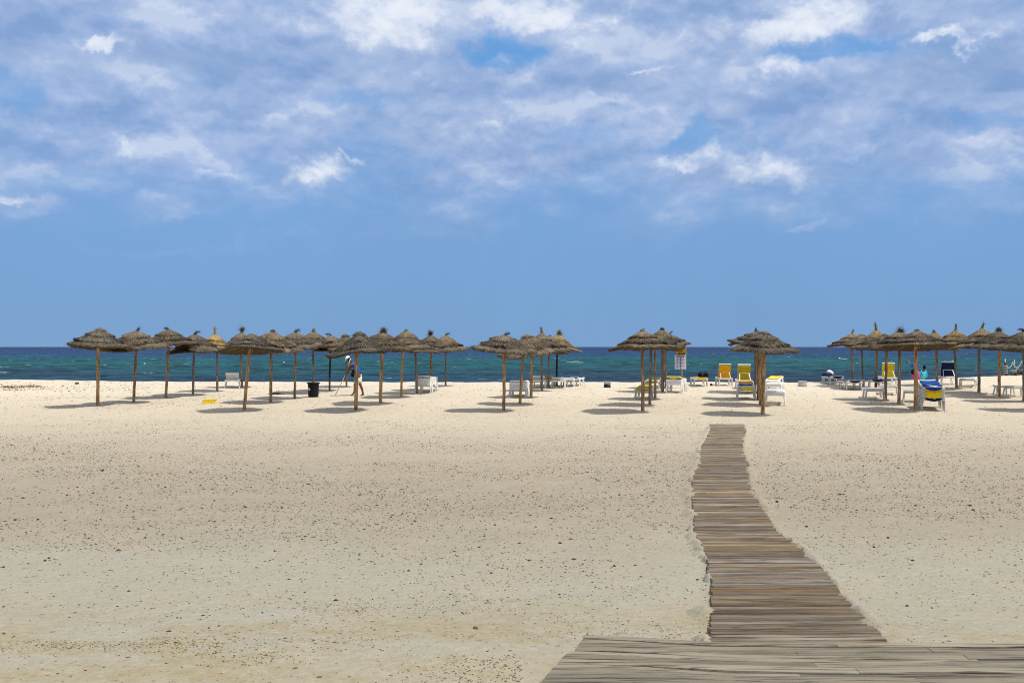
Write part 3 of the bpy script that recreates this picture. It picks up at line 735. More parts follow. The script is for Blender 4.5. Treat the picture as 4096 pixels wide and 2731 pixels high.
# base px, base py, pole top px, canopy centre px, half width px, eave py, apex py, tip style, lean, tip height, pole tone, pole radius, tone (0 grey-tan .. 1 straw), tilt, label
UMB = [
 (390.5, 1625, 393, 400, 125, 1397, 1314, 'round', (0, 0), .1, ORANGE, .054, 0.0, (-.03, .07), 'thatched umbrella with low rounded top and dark underside showing, beside the littered sand'),
 (535, 1611, 543.6, 543, 120, 1396, 1322, 'spike', (.9, 0), .15, BROWN, .05, .1, (0, -.04), 'thatched umbrella whose thin twig tip slants up like a horn'),
 (663.5, 1592, 674, 674, 112, 1384, 1316, 'bent', (-1, 0), .12, BROWN, .052, .1, (.0, -.03), 'thatched umbrella with knobbly dark curl on its crown, pole leaning, next to the horn-tipped one'),
 (773, 1581, 775, 779, 106, 1409, 1334, 'bent', (1.2, 0), .16, GREY, .05, .05, (0, -.05), 'thatched umbrella with tip folded over like a beak, beside the golden-topped one'),
 (869, 1565, 868, 861, 86, 1402, 1335, 'spike', (-.1, 0), .36, GREY, .052, .95, (0, 0), 'golden straw umbrella with tall dark spike, newest thatch of the row'),
 (968, 1550, 963, 966, 90, 1404, 1328, 'mop', (.2, 0), .2, BROWN, .05, .15, (0, 0), 'thatched umbrella with shaggy topknot standing behind the white upright lounger'),
 (977.7, 1643, 997, 1007, 125, 1411, 1338, 'round', (0, 0), .06, ORANGE, .055, .0, (.0, .05), 'flat-topped thatched umbrella on a strongly leaning pole near the yellow crate'),
 (1083, 1611, 1085, 1090, 116, 1404, 1324, 'tuft', (.3, 0), .12, BROWN, .056, .2, (-.05, -.04), 'thatched umbrella with loose straw wisps on its crown and a dark curl hanging from it'),
 (1178, 1593.7, 1182, 1180, 105, 1392, 1326, 'bent', (1.1, 0), .15, BROWN, .05, .05, (0, -.04), 'thatched umbrella with drooping hooked tip, pole beside the black bin'),
 (1250, 1572, 1253, 1254, 98, 1391, 1325, 'knob', (.1, 0), .16, GREY, .05, .15, (0, 0), 'thatched umbrella with neat pointed cone and crooked pole rising behind the black bin'),
 (1317.8, 1562, 1321, 1324, 92, 1404, 1340, 'bent', (-1.2, 0), .13, BLACKP, .045, .1, (0, 0), 'thatched umbrella on a blackened pole between the bin and the raking man'),
 (1387, 1548, 1383, 1382, 84, 1404, 1338, 'round', (0, 0), .05, GREY, .046, .1, (0, 0), 'small far umbrella almost hidden, its pole showing behind the raking man'),
 (1423, 1643, 1426, 1437, 126, 1418, 1329, 'round', (0, 0), .06, ORANGE, .060, .0, (.03, -.05), 'broad dark-banded thatched umbrella whose pole hides half of the raking man'),
 (1522.4, 1614.6, 1528, 1534, 122, 1399, 1328, 'tuft', (0, 0), .24, ORANGE, .062, .15, (-.02, -.03), 'thatched umbrella with upright bushy straw tuft, next to the raking man'),
 (1605, 1589, 1612.5, 1624, 105, 1397, 1320, 'knob', (.2, 0), .06, ORANGE, .05, .15, (0, -.02), 'thatched umbrella with smooth dark crown and thin golden pole, beside the tall white lounger stack'),
 (1668.6, 1574, 1662, 1664, 98, 1412, 1352, 'knob', (0, 0), .05, GREY, .052, .05, (0, 0), 'low thatched umbrella on a grey pole right behind the tall stack of white loungers'),
 (1725, 1562, 1724, 1725, 94, 1406, 1338, 'mop', (-.3, 0), .12, BROWN, .055, .15, (0, 0), 'thatched umbrella with twisted curl of straw on top, behind the tall white stack'),
 (1783, 1544, 1783, 1783, 91, 1404, 1338, 'bent', (1.1, 0), .14, GREY, .05, .3, (0, 0), 'far thatched umbrella at the end of the long row, tip bent to the empty gap'),
 (2014, 1643, 2017, 2018, 132, 1410, 1338, 'bent', (1.0, 0), .12, ORANGE, .052, .05, (-.05, -.02), 'nearest thatched umbrella of the middle cluster, pole straight and golden'),
 (2079, 1617, 2091, 2108, 112, 1424, 1340, 'round', (0, 0), .05, ORANGE, .052, .15, (.05, -.03), 'thatched umbrella on a slanting pole in front of the short white lounger stack'),
 (2125, 1591, 2128.7, 2128, 98, 1412, 1345, 'round', (0, 0), .05, ORANGE, .058, .05, (0, 0), 'thatched umbrella on a thick golden pole touching the short white lounger stack'),
 (2167.5, 1564, 2167, 2168, 98, 1412, 1328, 'spike', (-.2, 0), .26, GREY, .055, .1, (-.03, 0), 'thatched umbrella topped by a short dark stub, grey pole among the low loungers'),
 (2197, 1552, 2197, 2200, 88, 1408, 1342, 'knob', (0, 0), .06, GREY, .052, .1, (0, 0), 'thatched umbrella with crooked grey pole, hidden in the middle cluster'),
 (2228, 1544, 2228, 2236, 91, 1402, 1336, 'tuft', (.25, 0), .28, BLACKP, .05, .55, (-.03, 0), 'thatched umbrella with yellow straw brush on top, last of the middle cluster'),
 (2570.4, 1649, 2570, 2570, 131, 1400, 1322, 'knob', (0, 0), .09, BROWN, .058, .15, (.02, -.02), 'nearest umbrella of the cluster by the sign, steep cone with a folded peak'),
 (2599.5, 1621, 2603, 2604, 114, 1399, 1342, 'round', (0, 0), .05, GREY, .054, .1, (.02, -.02), 'thatched umbrella on a crooked grey pole beside the yellow-topped low lounger'),
 (2620, 1598, 2621, 2626, 106, 1397, 1338, 'knob', (0, 0), .05, BROWN, .050, .1, (0, 0), 'thatched umbrella on a slim reddish pole, behind the crooked grey pole'),
 (2650, 1567, 2651, 2646, 98, 1388, 1316, 'tuft', (.6, 0), .14, GREY, .075, .2, (0, 0), 'blunt shaggy thatched umbrella on the thickest pole, next to the water-sports sign'),
 (2663, 1552, 2661, 2672, 92, 1384, 1335, 'spike', (1.2, 0), .16, BROWN, .060, .2, (.04, 0), 'thatched umbrella with a stick poking from its slope, partly covering the yellow sign'),
 (3051, 1656.7, 3056, 3056, 129, 1413, 1328, 'round', (0, 0), .05, ORANGE, .062, .05, (-.04, -.03), 'big drooping thatched umbrella in front, beyond the far end of the boardwalk'),
 (3042, 1622, 3042, 3050, 122, 1388, 1335, 'round', (0, 0), .05, ORANGE, .055, .0, (-.06, 0), 'thatched umbrella second in the file behind the big drooping one'),
 (3033, 1598, 3031, 3030, 118, 1380, 1330, 'knob', (-.2, 0), .06, BROWN, .058, .05, (-.09, 0), 'thatched umbrella third in the file behind the big drooping one'),
 (3020, 1570, 3022, 3022, 106, 1380, 1330, 'spike', (.1, 0), .24, GREY, .062, .05, (0.02, 0), 'thatched umbrella with dark forked stub, last in the file by the upright yellow loungers'),
 (3410.7, 1529, 3407, 3408, 97, 1385, 1332, 'spike', (.3, 0), .24, BROWN, .062, .25, (0, 0), 'seaward thatched umbrella with black spike, by the lounger with the white pillow'),
 (3452.8, 1545.7, 3446, 3446, 105, 1390, 1338, 'round', (0, 0), .05, GREY, .048, .1, (-.02, 0), 'flat thatched umbrella on a bowed grey pole behind the lounger with the dark towel'),
 (3503, 1556, 3507.6, 3506, 102, 1397, 1318, 'spike', (-.2, 0), .36, BROWN, .060, .5, (0, 0), 'tall pointed umbrella of pale straw with thick curled horn'),
 (3542.6, 1598, 3546.7, 3540, 112, 1400, 1338, 'round', (0, 0), .05, BROWN, .056, .05, (0, 0), 'thatched umbrella whose pole stands against the upright yellow lounger'),
 (3597, 1616, 3598, 3600, 118, 1399, 1326, 'mop', (.3, 0), .08, BROWN, .056, .1, (0, -.02), 'thatched umbrella with messy dark crown, pole in open sand before the upright yellow lounger'),
 (3662, 1642.6, 3663, 3668, 132, 1394, 1322, 'tuft', (0, 0), .10, ORANGE, .062, .1, (-.02, .05), 'front thatched umbrella beside the blue and yellow lounger stack'),
 (3748, 1538, 3746.5, 3738, 90, 1400, 1326, 'knob', (-.3, 0), .12, BROWN, .062, .45, (0, 0), 'seaward thatched umbrella with straw knot, between the bather in turquoise and the navy lounger'),
 (3825.6, 1554.6, 3818, 3823, 100, 1388, 1318, 'spike', (.05, 0), .30, GREY, .058, .4, (0, 0), 'bottle-necked straw umbrella on the bent pole in front of the navy lounger'),
 (3915, 1572.5, 3916, 3926, 110, 1394, 1312, 'spike', (.4, 0), .26, GREY, .060, .25, (-.02, 0), 'tall thatched umbrella with slanted knobbed tip, dark pole alone on clear sand'),
 (3998, 1588, 3998, 3995, 116, 1405, 1322, 'tuft', (0, 0), .20, ORANGE, .058, .05, (-.01, -.03), 'thatched umbrella with spiky black hedgehog tuft, near the roped posts'),
 (4095, 1607, 4096, 4098, 122, 1402, 1324, 'bent', (-1.3, 0), .16, GREY, .056, .05, (0, -.02), 'thatched umbrella with crooked claw tip, cut by the picture edge above the last lounger'),
 (4170, 1641, 4172, 4180, 126, 1405, 1325, 'round', (0, 0), .05, ORANGE, .058, .05, (0, 0), 'thatched umbrella just outside the picture whose shadow lies on the sand'),
]
def build_umbrella(i, u):
    bx, by, tx, ccx, hw, ey, ay, style, lean, th_, ptone, prad, straw, tilt, label = u
    X, Y = hit(bx, by); s = Y / FPX; g = gz(X, Y)
    grp = 'thatched beach umbrellas'; rt = np.random.default_rng(900 + i); tilt = (tilt[0] + rt.normal(0, .022), tilt[1] + rt.normal(0, .015))
    root = thing('thatched_umbrella', label, 'umbrella', (X, Y, g), 0, grp)
    R0 = hw * s * .97; ze = CAMZ - (ey - HY) * s - g + .07; za = CAMZ - (ay - HY) * s - g
    H = max(za - ze, .45) - .05; cxo = (ccx - bx) * s; px = (tx - bx) * s * 1.05
    rg = np.random.default_rng(100 + i)
    tone = TAN * (1 - straw) + STRAW * straw; tone = tone * rg.uniform(.85, 1.2)
    near = by > 1600
    meshes, zf = canopy_meshes(R0, H, 1000 + i * 7, tone, (tilt[0] * 1.3, -tilt[1] * 1.5), 1.0, 2300 if near else 1500)
    for me in meshes: link('thatch_tier', me, root, (cxo, 0, ze))
    link('straw_tip', straw_tip(style, lean, th_, 1000 + i, tone, H + .05), root, (cxo, 0, ze))
    # pole with knots and a slight bend
    n = 15; pts, rad = [], []
    bend = rg.uniform(-1, 1) * (.05 if i in (9, 22, 25, 34, 40) else .012)
    topz = ze + H * .8
    for k in range(n):
        t = k / (n - 1); z = -.30 + (topz + .30) * t
        q = z / ze if z < ze else 1 + (z - ze) / ze * .3
        pts.append((px * q + bend * math.sin(math.pi * t * 1.5) + rg.normal(0, .003), rg.normal(0, .003), z)); rad.append(prad * (1.04 - .16 * t) * (1 + rg.normal(0, .025)))
    mb = MB(); mb.tube(pts, rad, 12)
    me = mb.mesh('pole', M_POLE, True)
    a = me.color_attributes.new('tint', 'FLOAT_COLOR', 'POINT'); nv = len(me.vertices); zz = np.array([v.co.z for v in me.vertices]) / ze
    c = np.ones((nv, 4), np.float32); base = np.array(ptone)[None, :] * (1 + .35 * rg.normal(size=(nv, 1))).clip(.4, 1.5)
    if ptone == BLACKP or ptone == GREY: k = np.clip((.35 - zz) / .25, 0, 1)[:, None] * .6; base = base * (1 - k) + np.array(BROWN)[None, :] * 1.1 * k
    c[:, :3] = base; a.data.foreach_set('color', c.ravel())
    link('pole', me, root)
    # spokes that carry the thatch
    if near:
        for k in range(8):
            an = 2 * math.pi * (k + .3) / 8; b = MB(); r1 = R0 * .93
            zz0 = H * .72; zz1 = -.02
            p0 = Vector((.03 * math.cos(an), .03 * math.sin(an), zz0)); p1 = Vector((r1 * math.cos(an), r1 * math.sin(an), zz1))
            pm = p0.lerp(p1, .5) - Vector((0, 0, .10))
            for p in (p0, pm, p1): p.z += p.x * tilt[0] * 1.3 - p.y * tilt[1] * 1.5
            b.tube([p0, pm, p1], [.014, .013, .011], 5)
            m2 = b.mesh('spoke', M_POLE); at = m2.color_attributes.new('tint', 'FLOAT_COLOR', 'POINT')
            at.data.foreach_set('color', np.tile(np.array((*BROWN, 1.0), np.float32), len(m2.vertices)))
            link('spoke', m2, root, (cxo, 0, ze))
    return root
for i, u in enumerate(UMB): build_umbrella(i, u)

# ------------------------------------------------------------------ sun loungers
LW, LL, LH = .66, 1.92, .37     # width, length, rail height; local y = 0 is the head end, x = 0 the middle
def lounger_parts(angle, fabric, white, thin=False):
    """list of (name, mesh, kind, children) for one lounger; cached per look"""
    parts = []
    hx = LW / 2
    for s in (-1, 1):
        b = MB(); b.prism((s * (hx - .025), .03, LH), (s * (hx - .025), LL - .03, LH), .05, .038 if thin else .07); parts.append(('side_rail', b.mesh('side_rail', white), None))
    for y in (.02, LL - .02):
        b = MB(); b.prism((-hx, y, LH - .002), (hx, y, LH - .002), .06, .038 if thin else .075); parts.append(('end_rail', b.mesh('end_rail', white), None))
    for s in (-1, 1):
        for y0, y1 in ((.24, .08), (LL - .26, LL - .08), (.44, .56), (LL - .50, LL - .62)):
            b = MB(); b.prism((s * (hx - .03), y0, LH - .02), (s * (hx + .015), y1, -.05), .045, .085, .038, .055, up=(0, 1, 0)); parts.append(('leg', b.mesh('leg', white), None))
    hy = .80
    b = MB()
    y = hy + .05
    while y < LL - .06: b.box((0, y, LH + .028), (LW - .09, .052, .014)); y += .068
    parts.append(('seat_slats', b.mesh('seat_slats', white), 'stuff'))
    ca, sa = math.cos(angle), math.sin(angle)
    def P(x, l, h=0.0): return Vector((x, hy - l * ca - h * sa, LH + .035 + l * sa + h * ca - 0 * x)) if True else None
    def P(x, l, h=0.0):     # l along the backrest from the hinge, h above its surface
        return Vector((x, hy - l * ca + h * sa, LH + .035 + l * sa + h * ca))
    b = MB(); bl = .76
    for s in (-1, 1): b.prism(P(s * (hx - .05), 0), P(s * (hx - .05), bl), .038, .035, up=P(0, 0, 1) - P(0, 0, 0))
    b.prism(P(-(hx - .03), bl), P(hx - .03, bl), .05, .05, up=P(0, 0, 1) - P(0, 0, 0))
    parts.append(('backrest_frame', b.mesh('backrest_frame', white), None))
    if fabric is None or angle < .2:
        b = MB(); l = .05
        rot = Matrix.Rotation(-angle, 3, 'X')
        while l < bl - .03:
            b.box(P(0, l), (LW - .14, .050, .014), rot); l += .068
        parts.append(('backrest_slats', b.mesh('backrest_slats', white), 'stuff'))
    if fabric is not None:
        def sheet(l0, l1, fn, name, w, n=10, m_=10):
            vs, fs = [], []
            for side in (0, 1):
                for i in range(n + 1):
                    for j in range(m_ + 1):
                        u_ = j / m_ - .5; t = i / n; dz = -.025 * (1 - (2 * u_) ** 2) + .008 * math.sin(7 * t + 3 * u_) - side * .008
                        vs.append(fn(u_ * w, l0 + (l1 - l0) * t, dz + .030))
            st = (n + 1) * (m_ + 1)
            for i in range(n):
                for j in range(m_):
                    a = i * (m_ + 1) + j; fs.append((a, a + 1, a + m_ + 2, a + m_ + 1)); fs.append((st + a, st + a + m_ + 1, st + a + m_ + 2, st + a + 1))
            for i in range(n):
                for j in (0, m_):
                    a = i * (m_ + 1) + j; fs.append((a, a + m_ + 1, st + a + m_ + 1, st + a))
            for j in range(m_):
                for i in (0, n):
                    a = i * (m_ + 1) + j; fs.append((a, a + 1, st + a + 1, st + a))
            b = MB(); b.add(vs, fs); parts.append((name, b.mesh(name, fabric, True), None))
        sheet(.02, bl - .05, lambda x, l, h: P(x, l, h + (0 if angle < .2 else -.062)), 'backrest_fabric', LW - (.13 if angle < .2 else .07))
        sheet(.06, LL - hy - .06, lambda x, l, h: Vector((x, hy + l, LH + .04 + h)), 'seat_fabric', LW - .10)
        b = MB()
        for k in range(7):
            x = (k - 3) * .075; b.tube([P(x, bl - .10, .02), P(x + .02, bl + .0, .035)], [.006, .006], 4)
            for s in (-1, 1): b.tube([P(s * (hx - .09), .08 + k * .095, .012), P(s * (hx - .04), .11 + k * .095, .03)], [.006, .006], 4)
        parts.append(('lacing', b.mesh('lacing', M_CORD), 'stuff'))
    if fabric is not None and angle < .3:
        b = MB(); vs = []; nx = 12
        for side in (0, 1):
            for i in range(5):
                for j in range(nx + 1):
                    u_ = j / nx * 2 - 1; dr = (.060 + .055 * (1 - u_ * u_)) * i / 4
                    vs.append((u_ * (hx - .07) * (1 - .14 * i / 4), hy - .76 * ca - .068 + .004 * math.sin(9 * u_ + i) - side * -.006, LH + .055 + .76 * sa - dr))
        st = 5 * (nx + 1); fs = []
        for i in range(4):
            for j in range(nx):
                a = i * (nx + 1) + j; fs.append((a, a + nx + 1, a + nx + 2, a + 1)); fs.append((st + a, st + a + 1, st + a + nx + 2, st + a + nx + 1))
        b.add(vs, fs); parts.append(('fabric_hem', b.mesh('fabric_hem', fabric, True), None))
    if angle > .5:
        b = MB(); w2 = hx - .12
        a0 = P(-w2, .36, -.07); a1 = P(w2, .36, -.07); f0 = Vector((-w2 - .04, .18, LH + .02)); f1 = Vector((w2 + .04, .18, LH + .02))
        b.prism(a0, f0, .032, .025); b.prism(a1, f1, .032, .025); b.prism(a0, a1, .028, .028); b.prism(f0, f1, .028, .028)
        parts.append(('support_stay', b.mesh('support_stay', white), None))
    return parts
_cache = {}
def lounger(x, y, yaw, angle, fabric, label, white=M_WHITE, dz=0.0, group=None, z=None, pitch=0.0, thin=False):
    key = (round(angle, 2), fabric.name if fabric else '', white.name, thin)
    g = (gz(x, y) if z is None else z) + dz
    if key not in _cache:
        root = thing('sun_lounger', label, 'sun lounger', (x, y, g), yaw, group)
        for nm, me, kd in lounger_parts(angle, fabric, white, thin): link(nm, me, root, kind=kd)
        _cache[key] = root
    else:
        root = copy_tree(_cache[key]); root.location = (x, y, g); root['label'] = label
        if group: root['group'] = group
    root.rotation_euler = (pitch, 0, yaw)
    return root
def at_px(px, py): return hit(px, py)

G1 = 'white plastic sun loungers on the sand'
def stack(px, py, yaw, n, fabrics, labels, white=M_WHITE, pitch=.047, ang=0.0, tip=0.0):
    x, y = at_px(px, py); z0 = gz(x, y)
    for k in range(n):
        lounger(x, y, yaw, ang if k == n - 1 else 0.0, fabrics[k] if fabrics else None, labels[k], white, k * pitch, G1, z0, tip if k == n - 1 else 0.0, pitch < .07)
    return x, y, z0
ORD = ['bottom', 'second from bottom', 'third from bottom', 'fourth from bottom', 'fifth from bottom', 'sixth from bottom', 'seventh from bottom']
def names(n, where, fmt='white plastic lounger, %s of the %s'):
    return [fmt % ('topmost' if k == n - 1 else ORD[k], where) for k in range(n)]

RAY = lambda px: -math.atan((px - CX) / FPX)
x, y = at_px(928, 1553); lounger(x, y, RAY(928) + R(-2), R(25), None, 'white plastic lounger with raised back, alone beside the golden-topped umbrella', group=G1)
stack(1690, 1573, RAY(1690) + R(-11), 7, None, names(7, 'tall all-white stack beyond the raking man'), ang=.10)
stack(2070, 1590, RAY(2070) + R(-5), 6, None, names(6, 'short white stack by the thick golden pole'), ang=.06)
x, y = at_px(2152, 1554); lounger(x, y, RAY(2152) + R(-5), R(14), None, 'low lounger with pale slatted underside between two grey poles', M_WHITE, group=G1)
x, y = at_px(2186, 1549); lounger(x, y, RAY(2186) + R(-4), R(10), M_YEL, 'lounger with ochre fabric peeping out between two grey poles', group=G1)
x, y = at_px(2231, 1552); lounger(x, y, RAY(2231) + R(-6), R(9), None, 'low lounger with tilted slatted back in front of the blackened pole', group=G1)
x, y = at_px(2268, 1550); lounger(x, y, RAY(2268) + R(-6), R(3), None, 'plain white lounger seen from its side, second from the end of the low row', group=G1)
x, y = at_px(2290, 1546); lounger(x, y, RAY(2300) + R(-9), R(4), M_BLUE, 'white lounger with blue fabric, last of the low row behind the middle cluster', group=G1)
x, y = at_px(2615, 1548); lounger(x, y, RAY(2615) + R(-3), R(2), M_GREYC, 'seaward lounger with grey top behind the crooked and reddish poles', M_OLDWHITE, group=G1)
x, y = at_px(2606, 1560); lounger(x, y, RAY(2606) + R(-3), R(0), M_OLIVE, 'lounger with thin yellow fabric between the reddish pole and the thick pole', M_OLDWHITE, group=G1, pitch=R(2.2))
x, y = at_px(2572, 1598); lounger(x, y, RAY(2572) + R(-6), R(0), M_OLIVE, 'lounger with olive yellow fabric standing behind the nearest pole of the sign cluster', M_OLDWHITE, group=G1, pitch=R(2.2))
stack(2694, 1571, RAY(2694) + R(-8), 5, [None, None, None, None, M_LEMON], names(4, 'stack under the sign') [:3] + ['white plastic lounger, fourth from bottom of the stack under the sign', 'lounger with lemon yellow fabric, topmost of the stack under the sign'], ang=.16)
mx_, my_ = at_px(2806, 1546); lounger(mx_, my_, RAY(2806) + R(8), R(3), M_LEMON, 'low lounger with the black holdall lying on it', M_OLDWHITE, group=G1)
x, y = at_px(2905, 1546); lounger(x, y, RAY(2905) + R(7), R(66), M_YEL, 'upright lounger with orange yellow back, next to the black holdall', M_OLDWHITE, group=G1)
x, y = at_px(2982, 1558); lounger(x, y, RAY(2982) + R(5), R(74), M_OLIVE, 'upright lounger with olive yellow back, beside the file of poles', group=G1)
x, y = at_px(2986, 1574); lounger(x, y, RAY(2986) + R(2), R(0), M_YEL, 'low lounger with orange fabric just in front of the upright olive one', M_OLDWHITE, group=G1, pitch=R(2.2))
qx, qy, qz = stack(2987, 1599, RAY(2987) + R(2), 3, [None, M_LEMON, None], ['weathered lounger, bottom of the stack carrying the folded blue towel', 'lounger with yellow fabric, middle of the stack carrying the folded blue towel', 'weathered lounger, topmost of the stack carrying the folded blue towel'], M_OLDWHITE, .062)
x, y = at_px(3092, 1546); lounger(x, y, RAY(3092) + R(-6), R(0), M_LEMON, 'seaward lounger with yellow fabric, behind the stacks beyond the front poles', group=G1, pitch=R(2.2))
x, y = at_px(3083, 1560); lounger(x, y, RAY(3083) + R(-3), R(1), None, 'bare white lounger between the yellow-topped one and the double stack', group=G1)
stack(3092, 1578, RAY(3092) + R(-5), 2, None, ['white lounger, bottom of the double stack beyond the front poles', 'white lounger, topmost of the double stack beyond the front poles'], pitch=.06)
stack(3100, 1622, RAY(3100) + R(-1), 3, None, ['white lounger, bottom of the triple stack touching the front pole', 'white lounger, middle of the triple stack touching the front pole', 'white lounger, topmost of the triple stack touching the front pole'], pitch=.05)
wx_, wy_ = at_px(3350, 1539); lounger(wx_, wy_, RAY(3350) + R(15), R(3), M_NAVY, 'lounger with navy cover carrying the white pillow and bag', M_OLDWHITE, group=G1)
xx_, xy_ = at_px(3420, 1562); lounger(xx_, xy_, RAY(3420) + R(13), R(3), M_NAVY, 'lounger with rumpled dark towel in front of the bowed grey pole', M_OLDWHITE, group=G1)
x, y = at_px(3512, 1560); lounger(x, y, RAY(3512) + R(12), R(3), M_NAVY, 'lounger with blue fabric around the foot of the pale straw umbrella', M_OLDWHITE, group=G1)
x, y = at_px(3556, 1580); lounger(x, y, RAY(3556) + R(1), R(2), None, 'bare lounger directly in front of the upright yellow one', M_OLDWHITE, group=G1)
x, y = at_px(3503, 1599); lounger(x, y, RAY(3503) + R(5), R(1), None, 'bare lounger nearest the sand path, beside the pole of the yellow lounger', M_OLDWHITE, group=G1)
x, y = at_px(3562, 1540); lounger(x, y, RAY(3562) + R(9), R(72), M_LEMON, 'upright lounger with bright yellow back and white head frame', group=G1)
stack(3655, 1613, RAY(3655) + R(1), 2, None, ['bare lounger, bottom of the pair half hidden by the front pole', 'bare lounger, topmost of the pair half hidden by the front pole'], M_OLDWHITE, .05)
stack(3734, 1643, RAY(3734) + R(5), 5, [M_NAVY, M_LEMON, M_LEMON, M_YEL, M_BLUE], ['lounger with navy fabric, bottom of the blue and yellow stack', 'lounger with sagging yellow fabric, second from bottom of the blue and yellow stack', 'lounger with yellow fabric, middle of the blue and yellow stack', 'lounger with ochre fabric, fourth from bottom of the blue and yellow stack', 'lounger with blue fabric, topmost of the blue and yellow stack'], M_OLDWHITE, .088, ang=0.0, tip=R(4.5))
x, y = at_px(3800, 1540); lounger(x, y, RAY(3800) + R(9), R(72), M_NAVY, 'upright lounger with navy back behind the bent pole', group=G1)
x, y = at_px(3868, 1552); lounger(x, y, RAY(3868) + R(-3), R(1), None, 'bare low lounger between the bent pole and the dark lone pole', M_OLDWHITE, group=G1)
x, y = at_px(4066, 1588); lounger(x, y, RAY(4066) + R(17), R(2), None, 'long white lounger seen from its side, last by the picture edge', M_OLDWHITE, group=G1)

def cloth(name, label, cat, loc, size, m, rotz=0, amp=.02, seed=0, folds=0):
    nx, ny = 16, 12; vs, fs = [], []
    for side in (0, 1):
        for i in range(ny + 1):
            for j in range(nx + 1):
                u_, t = j / nx - .5, i / ny - .5
                edge = 1 - max(abs(u_), abs(t)) ** 6 * 40
                z = size[2] * max(edge, .15) + amp * float(fbm(np.array([u_ * 6 + seed]), np.array([t * 6]), 3, seed)[0]) * 2 if side == 0 else 0.0
                wob = 1 + .08 * math.sin(5 * u_ + 7 * t + seed)
                vs.append((u_ * size[0] * wob, t * size[1] * wob, z))
    st = (nx + 1) * (ny + 1)
    for i in range(ny):
        for j in range(nx):
            a = i * (nx + 1) + j; fs.append((a, a + 1, a + nx + 2, a + nx + 1)); fs.append((st + a, st + a + nx + 1, st + a + nx + 2, st + a + 1))
    for i in range(ny):
        for j in (0, nx): a = i * (nx + 1) + j; fs.append((a, a + nx + 1, st + a + nx + 1, st + a))
    for j in range(nx):
        for i in (0, ny): a = i * (nx + 1) + j; fs.append((a, a + 1, st + a + 1, st + a))
    b = MB(); b.add(vs, fs)
    return link(name, b.mesh(name, m, True), None, loc, (0, 0, rotz), label=label, cat=cat)
M_PILLOW = mat('white_pillow', (.82, .82, .84), .9, .1)
cloth('folded_towel', 'folded blue towel on the stack by the file of poles', 'towel', (qx + .02, qy + .22, qz + LH + .175), (.52, .36, .045), M_BLUE, 0, .035, 3)
cloth('towel', 'dark rumpled towel on the lounger before the bowed pole', 'towel', (xx_ - .05, xy_ + .45, gz(xx_, xy_) + LH + .07), (.52, .7, .03), M_GREYC, R(20), .03, 5)
cloth('beach_bag', 'low navy bag lying under the white pillow', 'bag', (wx_ - .38, wy_ + .45, gz(wx_, wy_) + LH + .07), (.42, .34, .17), M_NAVY, R(20), .04, 8)
def pillow():
    b = MB(); prof = [(.001, 0), (.12, .01), (.2, .06), (.215, .12), (.17, .19), (.09, .235), (.001, .25)]
    b.lathe(prof, 18); o = link('pillow', b.mesh('pillow', M_PILLOW, True), None, (wx_ - .20, wy_ + .62, gz(wx_, wy_) + LH + .16), (R(10), R(28), R(10)), label='plump white pillow propped on the navy-covered lounger', cat='pillow')
    o.scale = (.95, .5, .95)
pillow()
def holdall():
    t = thing('holdall', 'black holdall bag on the low lounger near the upright yellow one', 'bag', (mx_ + .20, my_ + .55, gz(mx_, my_) + LH + .06), R(6))
    b = MB(); vs = []; n = 20
    for i, (y, s) in enumerate(((-.14, .82), (-.12, .96), (0, 1.0), (.12, .96), (.14, .82))):
        for k in range(n):
            a = 2 * math.pi * k / n; cx_ = math.copysign(abs(math.cos(a)) ** .55, math.cos(a)); sz = math.copysign(abs(math.sin(a)) ** .6, math.sin(a))
            top = .135 + .012 * math.sin(3 * a)
            vs.append((cx_ * .25 * s * (1 - .12 * max(sz, 0)), y, .125 + sz * top * s))
    fs = [(i * n + k, i * n + (k + 1) % n, (i + 1) * n + (k + 1) % n, (i + 1) * n + k) for i in range(4) for k in range(n)] + [tuple(range(n - 1, -1, -1)), tuple(range(4 * n, 5 * n))]
    b.add(vs, fs); link('bag_body', b.mesh('bag_body', M_BLACKC, True), t)
    for y in (-.07, .07):
        b = MB(); b.tube([(-.15, y, .22), (-.13, y, .30), (-.05, y, .325), (.05, y, .325), (.13, y, .30), (.15, y, .22)], [.012] * 6, 6); link('handle', b.mesh('handle', M_BLACKC, True), t)
    b = MB(); b.box((-.06, -.145, .17), (.05, .006, .012)); link('tag', b.mesh('tag', M_PILLOW), t)
    for s in (-1, 1):
        b = MB(); b.tube([(s * .2, 0, .22), (s * .215, 0, .295)], [.02, .014], 6); link('strap_ring', b.mesh('strap_ring', M_BLACKC), t)
holdall()
def dark_ball():
    x, y = at_px(2847, 1544); b = MB(); b.lathe([(.001, 0), (.06, .01), (.075, .05), (.06, .10), (.03, .125), (.001, .13)], 14)
    link('small_bag', b.mesh('small_bag', M_BLACKC, True), None, (x, y + .2, gz(x, y + .2) - .01), (0, R(20), 0), label='small dark pouch on the sand by the lounger with the holdall', cat='bag')
dark_ball()

